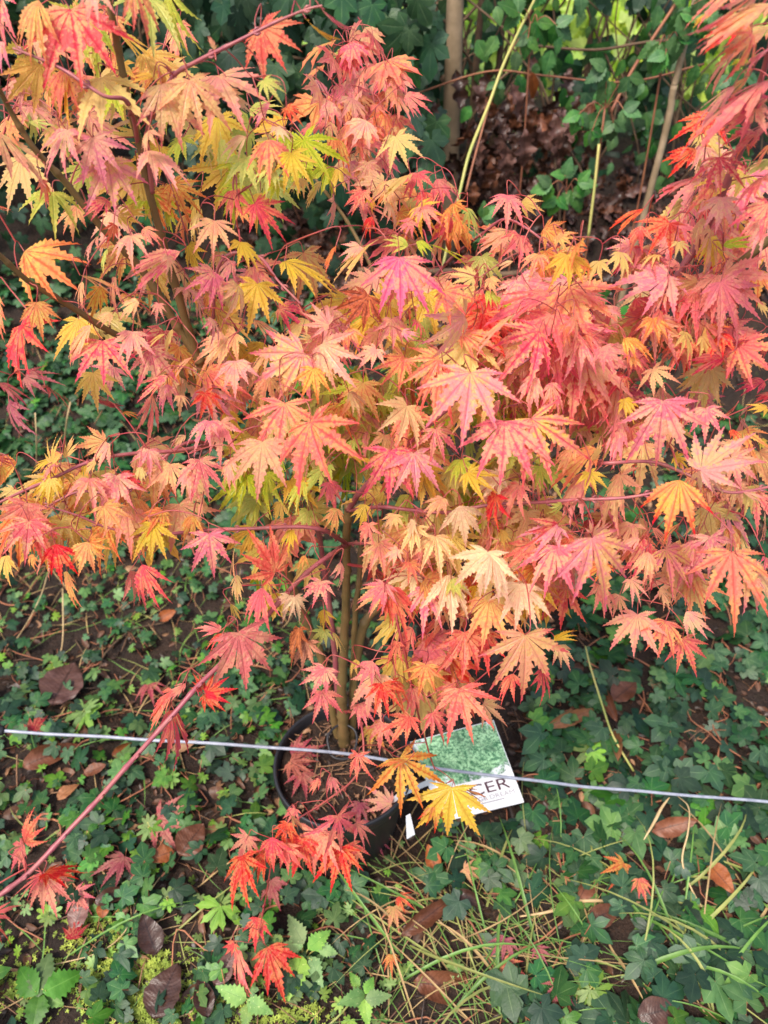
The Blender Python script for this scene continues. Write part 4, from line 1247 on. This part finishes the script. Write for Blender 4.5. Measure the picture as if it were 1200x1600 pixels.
herb('small_herb', 'pale green three-part herb leaf below the wire by the orange hanging leaf', 'herb', 262, 1214, [(262, 1214, 245, 1228, .03), (263, 1212, 268, 1196, .03), (265, 1216, 280, 1222, .03)], HERB, LIME)
herb('small_herb', 'yellow-green herb beside the dull red leaf left of the pot', 'herb', 232, 1290, [(232, 1288, 230, 1270, .03), (234, 1292, 252, 1298, .03), (232, 1294, 222, 1312, .03)], HERB, LIME)
herb('small_herb', 'pale yellow-green herb on the left above the dusky reddish leaf', 'herb', 78, 1430, [(78, 1428, 95, 1418, .03), (76, 1432, 68, 1450, .03), (74, 1428, 58, 1420, .03)], HERB, LIME)
herb('small_herb', 'small yellow-green herb between the moss and the ribbed leaf', 'herb', 262, 1405, [(262, 1404, 240, 1400, .03), (264, 1404, 280, 1410, .03), (262, 1408, 265, 1425, .03)], HERB, LIME)
herb('small_herb', 'round yellow-green herb at the left under hanging orange leaves', 'herb', 85, 1045, [(85, 1045, 70, 1035, .03), (86, 1046, 95, 1030, .03), (85, 1048, 78, 1064, .03)], HERB, LIME)
herb('small_herb', 'light green herb in the grass just above the largest brown leaf', 'herb', 710, 1510, [(710, 1510, 700, 1498, .03), (712, 1510, 725, 1508, .03), (710, 1512, 706, 1528, .03)], HERB, LIME)
herb('nettle_plant', 'pale serrated nettle at the bottom centre below the red shoot', 'nettle', 475, 1500, [(472, 1470, 448, 1430, .06), (470, 1478, 438, 1478, .05), (485, 1480, 518, 1452, .06), (470, 1500, 450, 1560, .05), (488, 1500, 500, 1540, .05), (500, 1482, 530, 1490, .05), (440, 1470, 420, 1462, .04)], NT, NETT)
herb('nettle_plant', 'green serrated nettle at the bottom edge under the lowest orange leaf', 'nettle', 385, 1565, [(380, 1560, 336, 1545, .05), (390, 1565, 425, 1585, .05), (400, 1580, 410, 1550, .05), (388, 1572, 380, 1612, .05)], NT, NETT)
herb('nettle_plant', 'small nettle right of the pale nettle near the bottom', 'nettle', 570, 1560, [(566, 1555, 530, 1570, .05), (572, 1550, 585, 1525, .05), (575, 1560, 612, 1558, .05), (570, 1566, 575, 1605, .05), (560, 1540, 545, 1518, .05)], NT, NETT)
herb('bramble_seedling', 'broad green three-part bramble leaf in the bottom left corner', 'bramble', 62, 1552, [(60, 1552, 72, 1486, .04), (56, 1550, 22, 1512, .04), (72, 1548, 128, 1520, .04), (62, 1556, 50, 1612, .04), (66, 1552, 95, 1572, .03)], BT, DOCK)
herb('bramble_seedling', 'young bramble leaves beside the long branch at lower left', 'bramble', 135, 1310, [(140, 1300, 152, 1282, .03), (132, 1308, 98, 1330, .03), (160, 1305, 186, 1312, .03)], BT, BRAM)

# dry stalks lying or standing among the plants
def stalk(name, label, pts, r, mat, cat='stalk'):
    P = [p if isinstance(p, Vector) else PG(p[0], p[1], p[2]) for p in pts]; t = tube(catmull(P, 6), r, 6); return tag(obj(name, mk_mesh(name, t[0], t[1], mats=(mat,))), label, cat)
stalk('dry_stalk', 'pale dry seed stalk bent over in the ivy below the wire on the right', [(1058, 1243, .05), (1076, 1262, .08), (1075, 1300, .08), (1066, 1345, .06), (1082, 1392, .03), (1112, 1440, .01)], [.0012, .0016, .0018, .0016], DRY)
sh = stalk('seed_head', 'drooping pale dry grass seed head just below the wire', [(1046, 1246, .1), (1034, 1262, .1), (1022, 1285, .1), (1006, 1312, .1)], [.001, .0026, .0034, .0028, .001], DRY, 'seed head')
stalk('dry_stalk', 'long straw stalk lying across the soil at lower left', [(82, 1508, .012), (150, 1490, .02), (190, 1462, .025), (215, 1420, .02), (256, 1362, .012)], .0011, DRY)
stalk('dry_stalk', 'straw stalk crossing below the lowest orange leaves at the bottom', [(212, 1604, .01), (290, 1585, .02), (310, 1560, .02), (355, 1478, .02), (375, 1440, .015)], .0012, DRY)
stalk('dry_stalk', 'brown twig lying across the dry grass right of the pot', [(560, 1395, .012), (620, 1388, .018), (690, 1442, .02), (720, 1470, .01)], .0014, DRY)
stalk('dry_stalk', 'frayed tan grass root lying across the soil at right', [(812, 1432, .02), (860, 1424, .03), (905, 1408, .025), (1000, 1410, .012)], [.0015, .003, .0038, .002], DRY)
stalk('ivy_stalk', 'yellow-green stalk rising through the ivy right of the card', [(990, 1205, .01), (958, 1150, .04), (940, 1098, .06), (922, 1040, .08), (915, 1010, .09)], [.0026, .0024, .002], CANE)
stalk('dry_stalk', 'grey twig standing on the bank at left in front of the ivy', [PG(100, 700, 0), PY(104, 660, 1.7), PY(110, 628, 1.7)], .0022, DRY)
stalk('dry_stalk', 'thin brown twig upright beneath the dusky red leaves at left', [PG(57, 735, 0), PY(57, 690, 1.6), PY(55, 645, 1.6)], .0018, DRY)
stalk('dry_stalk', 'dry stalk leaning across the grass at far left', [(0, 1032, .01), (35, 985, .03), (62, 935, .04), (75, 895, .05)], .0013, DRY)
stalk('dry_stalk', 'dry upright stalk left of the hanging orange leaf at left', [(88, 1040, .01), (98, 1000, .03), (98, 920, .09)], .0016, DRY)
stalk('dry_stalk', 'forked dry twig in the grass below the left-hand maple leaves', [(118, 1000, .012), (150, 1048, .012), (165, 1020, .02), (205, 985, .02), (262, 972, .012)], .0016, DRYD)

# ================================================================== HEDGE
def hleaf(p, s_, up=.25):
    n = Vector((random.gauss(0, .45), -1 + random.gauss(0, .3), up + random.gauss(0, .45)))
    y = Vector((random.gauss(0, .5), -.25 + random.gauss(0, .3), -1)); return frame(p, y, n, s_)
# ivy hedge on the left, climbing
items = []
def scatter(n, x0, x1, y0, y1, Y0_, Y1_, s0_, s1_, dens, mi, keep=None):
    k = tries = 0
    while k < n and tries < n * 5:
        tries += 1; px, py, Y = random.uniform(x0, x1), random.uniform(y0, y1), random.uniform(Y0_, Y1_); p = PY(px, py, Y)
        if p.z < G(p.x, p.y) + .01 or noise.noise((px / 70, py / 70, Y * 3)) < dens or (keep and not keep(px, py)): continue
        items.append((hleaf(p, random.uniform(s0_, s1_)), random.choice(mi), (p - CAM).length)); k += 1
scatter(1500, -300, 690, -120, 430, 2.15, 2.75, .030, .058, -.25, (0, 2, 2, 2, 1) if False else (0, 2, 2, 2))
scatter(900, -300, 690, -120, 300, 2.75, 3.2, .05, .085, -.6, (2,))
scatter(70, 480, 690, -30, 300, 2.05, 2.2, .05, .085, -.6, (0, 2))
scatter(40, 280, 690, -40, 120, 2.1, 2.25, .06, .09, -.6, (0, 2))
items.sort(key=lambda q: q[2] / q[0].to_scale().x)
root = thing('ivy_hedge', 'dark glossy ivy hedge behind the maple on the left', 'hedge', (-.6, 2.4, G(-.6, 2.4)))
HL = tmesh('ivy_leaf', IT, (IVY,)); HD = tmesh('ivy_leaf', IT, (IVYD,)); jj = J(); ns = 0
for M, mi, d in items:
    p = M.translation; inv = (p - CAM); cz = inv.dot(FW); px = 600 + F * inv.x / cz; py = 800 - F * inv.dot(UP) / cz
    if ns < 290 and 0 < px < 1200 and 0 < py < 700 and p.y < 2.5:
        o = obj('leaf', (HD if mi == 2 else HL)[random.randrange(8)], root); o.matrix_basis = M; ns += 1
    else: jj.add(IT[random.randrange(8)] if p.y < 2.6 else ITL[random.randrange(5)], M, mi)
for _ in range(2600):                      # unseen rest of the hedge above and beside, added to shade its inside
    x, Y, z = random.uniform(-2.6, 2.8), random.uniform(2.35, 3.4), random.uniform(1.18, 2.5)
    p = Vector((x, Y, z))
    q = PY(0, 0, Y).z
    if x > .2 and (z > 1.7 or Y > 2.8 or (z < q + .02 and x < 1.35)): continue  # cut back on the right so sun reaches the leaves behind
    jj.add(ITL[random.randrange(5)], hleaf(p, random.uniform(.06, .11)), 2 if random.random() < .7 else 0)
tag(jj.build('foliage', IMATS, root), kind='stuff')
st = J()
for _ in range(150):
    x = random.uniform(-2.2, .25); Y = random.uniform(2.3, 3.1); g = G(x, Y); pts = [Vector((x + random.gauss(0, .06) * k, Y + random.gauss(0, .04), g - .02 + k * random.uniform(.15, .22))) for k in range(7)]
    st.add(tube(catmull(pts, 3), [random.uniform(.003, .008), .002], 5), ID)
tag(st.build('stems', (DRYD,), root), kind='stuff')

# sapling trunk and hedge stems
def upright(name, label, cat, bx, by, tx, ty, Y, r0, r1, mat, mids=()):
    b = PY(bx, by, Y); b.z = G(b.x, b.y) - .03; t_ = PY(tx, ty, Y); d = (t_ - b); pts = [b] + [PY(x, y, Y + q) for x, y, q in mids] + [t_]
    e_ = pts[-1] + (pts[-1] - pts[-2]).normalized() * .9; pts.append(e_)
    root = thing(name, label, cat, b); t = tube(catmull(pts, 6), [r0, r1], 12); V = t[0].copy()
    for v in V: v[:2] += .002 * noise.noise((v[0] * 20, v[1] * 20, v[2] * 9))
    obj('trunk', mk_mesh('trunk', V, t[1], mats=(mat,)), root); return root
upright('sapling', 'straight grey-brown sapling trunk in the hedge behind the maple', 'tree', 707, 250, 712, -20, 2.35, .025, .021, TRUNK, ((708, 120, 0),))
upright('hedge_stem', 'thin dark stem just right of the sapling trunk', 'stem', 735, 200, 755, -20, 2.5, .011, .008, DRYD, ((745, 90, 0),))
upright('hedge_stem', 'slim dark hedge stem leaning right behind the yellow-green cane', 'stem', 775, 150, 790, -20, 2.6, .010, .008, DRYD)
upright('hedge_stem', 'dark stem in the hedge right of the hanging oak leaves', 'stem', 822, 250, 830, -20, 2.7, .013, .009, DRYD)
upright('hedge_stem', 'dark slanting stem above the green bramble leaves', 'stem', 905, 240, 930, -20, 2.75, .010, .007, DRYD)
upright('hedge_stem', 'mottled grey branch leaning up to the red maple leaves on the right', 'branch', 1000, 300, 1072, 60, 2.1, .009, .0075, TRUNK, ((1035, 225, 0), (1052, 140, 0)))
upright('hedge_stem', 'dark thin stem between the two ivy-clad gaps at top centre', 'stem', 660, 260, 668, -20, 2.7, .008, .006, DRYD)
stalk('cane', 'curved yellow-green cane rising from the maple to the hedge top', [PY(712, 330, 1.75), PY(722, 285, 1.8), PY(735, 235, 1.85), PY(765, 160, 1.95), PY(785, 105, 2.0), PY(810, 50, 2.1), PY(845, -20, 2.25)], [.0032, .0038, .0036, .003], CANE, 'cane')
cg = PG(690, 470, 0); stalk('cane', 'lower part of a yellow-green cane among the orange leaves', [cg, PY(688, 440, 1.72), PY(700, 380, 1.73), PY(712, 330, 1.75)], [.0036, .0033], CANE, 'cane')
stalk('cane', 'reddish-brown cane just behind the yellow-green cane', [PY(728, 300, 1.95), PY(742, 245, 2.0), PY(772, 140, 2.1), PY(800, 70, 2.2), PY(850, -20, 2.3)], .0028, RUSS, 'cane')
stalk('cane', 'pale upright cane in front of the brown leaves at right', [PY(919, 372, 1.9), PY(928, 300, 1.92), PY(936, 225, 1.95)], .0034, CANE, 'cane')
stalk('cane', 'thin horizontal bramble cane crossing the hedge gap', [PY(640, 150, 2.3), PY(760, 112, 2.25), PY(850, 118, 2.2), PY(980, 128, 2.2), PY(1100, 100, 2.3)], .0026, RUSS, 'cane')
stalk('cane', 'dark horizontal twig at the top right of the hedge gap', [PY(840, 72, 2.3), PY(930, 78, 2.25), PY(1010, 66, 2.2), PY(1080, 62, 2.2)], .0036, DRYD, 'cane')
stalk('cane', 'reddish bramble stem slanting up through the bramble leaves', [PY(955, 175, 2.15), PY(985, 115, 2.2), PY(1020, 60, 2.25), PY(1060, 0, 2.3)], .0042, RUSS, 'cane')
stalk('fallen_branch', 'dark branch lying across the bank behind the middle of the maple', [PY(560, 422, 1.95), PY(700, 424, 1.9), PY(800, 428, 1.9), PY(900, 400, 1.95)], [.008, .009, .007], DRYD, 'branch')
stalk('fallen_branch', 'dark log end lying on the bank low behind the maple', [PG(560, 560, .01), PG(660, 545, .02), PG(800, 540, .02), PG(900, 535, .01)], [.014, .016, .012], DRYD, 'branch')

# dead oak leaves hanging and lying on the bank to the right
OKM = [tmesh('oak_leaf', OAK, (BRN[i],)) for i in (2, 4, 0)]
root = thing('oak_leaf_drift', 'drift of brown dead oak leaves on the bank below the hedge', 'dead leaves', (.3, 2.3, G(.3, 2.3))); jj = J(); its = []
for _ in range(900):
    px, py = random.gauss(830, 190), random.gauss(340, 80)
    if not (540 < px < 1350 and 240 < py < 620): continue
    p = PG(px, py, random.uniform(.0, .05))
    if p is None or p.y > 3.2: continue
    its.append(frame(p, Vector((random.gauss(0, 1), random.gauss(0, .6), random.gauss(-.5, .4))), Vector((random.gauss(0, .4), -.8, .8)), random.uniform(.05, .09)))
for _ in range(150):                       # caught in the twigs
    px, py = random.gauss(810, 70), random.gauss(215, 60); p = PY(px, py, random.uniform(2.15, 2.6))
    if p.z < G(p.x, p.y): continue
    its.append(hleaf(p, random.uniform(.05, .095)))
for i in range(260):
    px, py = random.uniform(380, 560), random.uniform(330, 480); p = PG(px, py, random.uniform(0, .05))
    if p is not None and p.y < 3.2: its.append(frame(p, Vector((random.gauss(0, 1), random.gauss(0, .6), random.gauss(-.5, .4))), Vector((random.gauss(0, .4), -.8, .8)), random.uniform(.05, .08)))
its.sort(key=lambda M: (M.translation - CAM).length / M.to_scale().x)
for i, M in enumerate(its):
    k = random.choices((0, 1, 2), (.45, .4, .15))[0]
    if i < 260: o = obj('leaf', OKM[k][i % 4], root); o.matrix_basis = M
    else: jj.add(OAK[i % 4], M, k)
tag(jj.build('foliage', [BRN[2], BRN[4], BRN[0]], root), kind='stuff')
def single(name, px, py, Y, s_, ang, tm, mat, label, cat='dead leaf', n=(0, -1, .4)):
    p = PY(px, py, Y); y = Vector((math.cos(R(ang)), 0, math.sin(R(ang)))); o = obj(name, mk_mesh(name, *tm, mats=(mat,))); o.matrix_basis = frame(p, y, Vector(n), s_); tag(o, label, cat)
single('dead_leaf', 830, 112, 2.2, .07, -75, OV[1], BRN[3], 'rust-brown dead leaf hanging right of the cane top')
single('dead_leaf', 675, 85, 2.15, .05, -80, OV[4], BRN[3], 'rust-brown leaf hanging left of the sapling trunk')
single('dead_leaf', 820, 200, 2.1, .105, -82, OAK[0], BRN[4], 'pale purplish oak leaf hanging in the hedge gap')
single('dead_leaf', 790, 225, 2.12, .09, -80, OAK[1], BRN[4], 'purplish-brown oak leaf hanging left of the pale one')
single('dead_leaf', 835, 180, 2.18, .085, -30, OAK[2], BRN[0], 'brown oak leaf lying across above the pale hanging one')

# brambles
def bramble(label, px, py, Y, lvs, mat=BRAM, s=.055):
    b = PY(px, py, Y); g = Vector((b.x, b.y, G(b.x, b.y))); root = thing('bramble', label, 'bramble', g); top = b
    t = tube(catmull([g - Vector((0, 0, .02)), g.lerp(top, .5) + Vector((.02, .02, 0)), top], 5), .0026, 6); obj('stem', mk_mesh('stem', t[0], t[1], mats=(RUSS,)), root); mm = tmesh('leaf', BT, (mat,))
    for x, y, a, sc in lvs:
        q = PY(x, y, Y + random.uniform(-.05, .02))
        t = tube(catmull([top, top.lerp(q, .5) + Vector((0, 0, .02)), q], 3), .0013, 5, False); obj('stem', mk_mesh('stem', t[0], t[1], mats=(RUSS,)), root)
        for da, k in ((0, 1), (62, .85), (-62, .85)):
            an = R(a + da + random.gauss(0, 8)); o = obj('leaf', random.choice(mm), root)
            o.matrix_basis = frame(q, Vector((math.cos(an), random.gauss(-.15, .15), math.sin(an))), Vector((random.gauss(0, .25), -1, .75)), s * sc * k)
bramble('green bramble spray in the middle of the hedge gap', 945, 170, 2.05, [(945, 108, 200, .9), (950, 130, 240, .9), (985, 122, -60, .9), (935, 180, -90, 1.), (958, 192, -80, .9), (975, 172, -20, .8), (905, 178, -110, .9), (925, 205, -70, .8)])
bramble('dull green bramble leaves in front of the brown leaf bank', 885, 300, 2.0, [(860, 290, 200, .9), (882, 275, 90, .8), (895, 300, -60, 1.), (870, 310, -100, .9), (905, 285, 0, .8)])
bramble('small bramble leaves low behind the orange leaf fan', 745, 355, 1.95, [(735, 345, 180, .8), (755, 340, 40, .8), (748, 365, -90, .9)])
bramble('bramble leaves at the top of the hedge gap', 830, 40, 2.15, [(810, 20, 160, 1.), (840, 35, -60, 1.), (870, 40, -30, .9), (775, 130, -90, .6), (825, 60, -100, .8)])
bramble('bramble leaves hanging at the upper right beside the maple', 1040, 70, 2.1, [(1030, 70, -100, 1.1), (1060, 60, -70, 1.), (1040, 85, -120, .9), (1065, 20, -60, 1.1), (1085, 25, 20, 1.)])
bramble('dark green leaves at right behind the red maple cluster', 1150, 130, 2.2, [(1140, 120, -90, 1.), (1165, 120, -80, 1.), (1150, 150, -100, 1.)], IVY)
bramble('bramble leaves low at right behind the maple branches', 980, 500, 1.85, [(965, 490, -110, 1.), (985, 480, -60, 1.), (990, 520, -90, .9), (945, 465, 160, .8)])
bramble('bramble leaves in the ivy under the right maple branch', 965, 790, 1.5, [(960, 770, 120, 1.), (985, 800, -60, 1.), (955, 815, -100, .9)], BRAM, .05)

# field-side leaves that show through the gap, sunlight painted into their colour
its = J(); 
for _ in range(2200):
    px, py = random.uniform(640, 1250), random.gauss(80, 140); Y = random.uniform(3.3, 4.0); p = PY(px, py, Y)
    if p.z < G(p.x, p.y) or noise.noise((px / 60, py / 60, 3)) < -.1: continue
    its.add(ITL[random.randrange(5)], hleaf(p, random.uniform(.05, .09), 1.), 0)
for _ in range(820):                       # darker leaves and twigs in front of them leave only gaps
    px, py = random.uniform(680, 1350), random.gauss(110, 150); p = PY(px, py, random.uniform(2.5, 3.1))
    if p.z < G(p.x, p.y) or noise.noise((px / 55, py / 55, 8)) < .02: continue
    its.add(ITL[random.randrange(5)], hleaf(p, random.uniform(.04, .08)), random.choice((1, 2)))
for _ in range(90):
    x, Y = random.uniform(.15, 1.6), random.uniform(2.4, 3.2); g = G(x, Y); a = random.gauss(0, .5); pts = [Vector((x + a * .1 * k + random.gauss(0, .015), Y + random.gauss(0, .03), g - .02 + k * .12)) for k in range(8)]
    its.add(tube(catmull(pts, 2), [random.uniform(.002, .006), .0015], 5), ID, 3)
for _ in range(170):
    px, py = random.uniform(730, 1180), random.uniform(-20, 290); p = PY(px, py, random.uniform(2.2, 2.65))
    if p.z < G(p.x, p.y) + .05: continue
    its.add(BT[random.randrange(3)], hleaf(p, random.uniform(.028, .055), .6), 4)
o = its.build('hedge_growth', (SUNL, IVYD, IVY, DRYD, BRAM)); tag(o, 'loose sunlit-coloured and dark growth of the hedge behind the bramble leaves', 'hedge', kind='stuff')
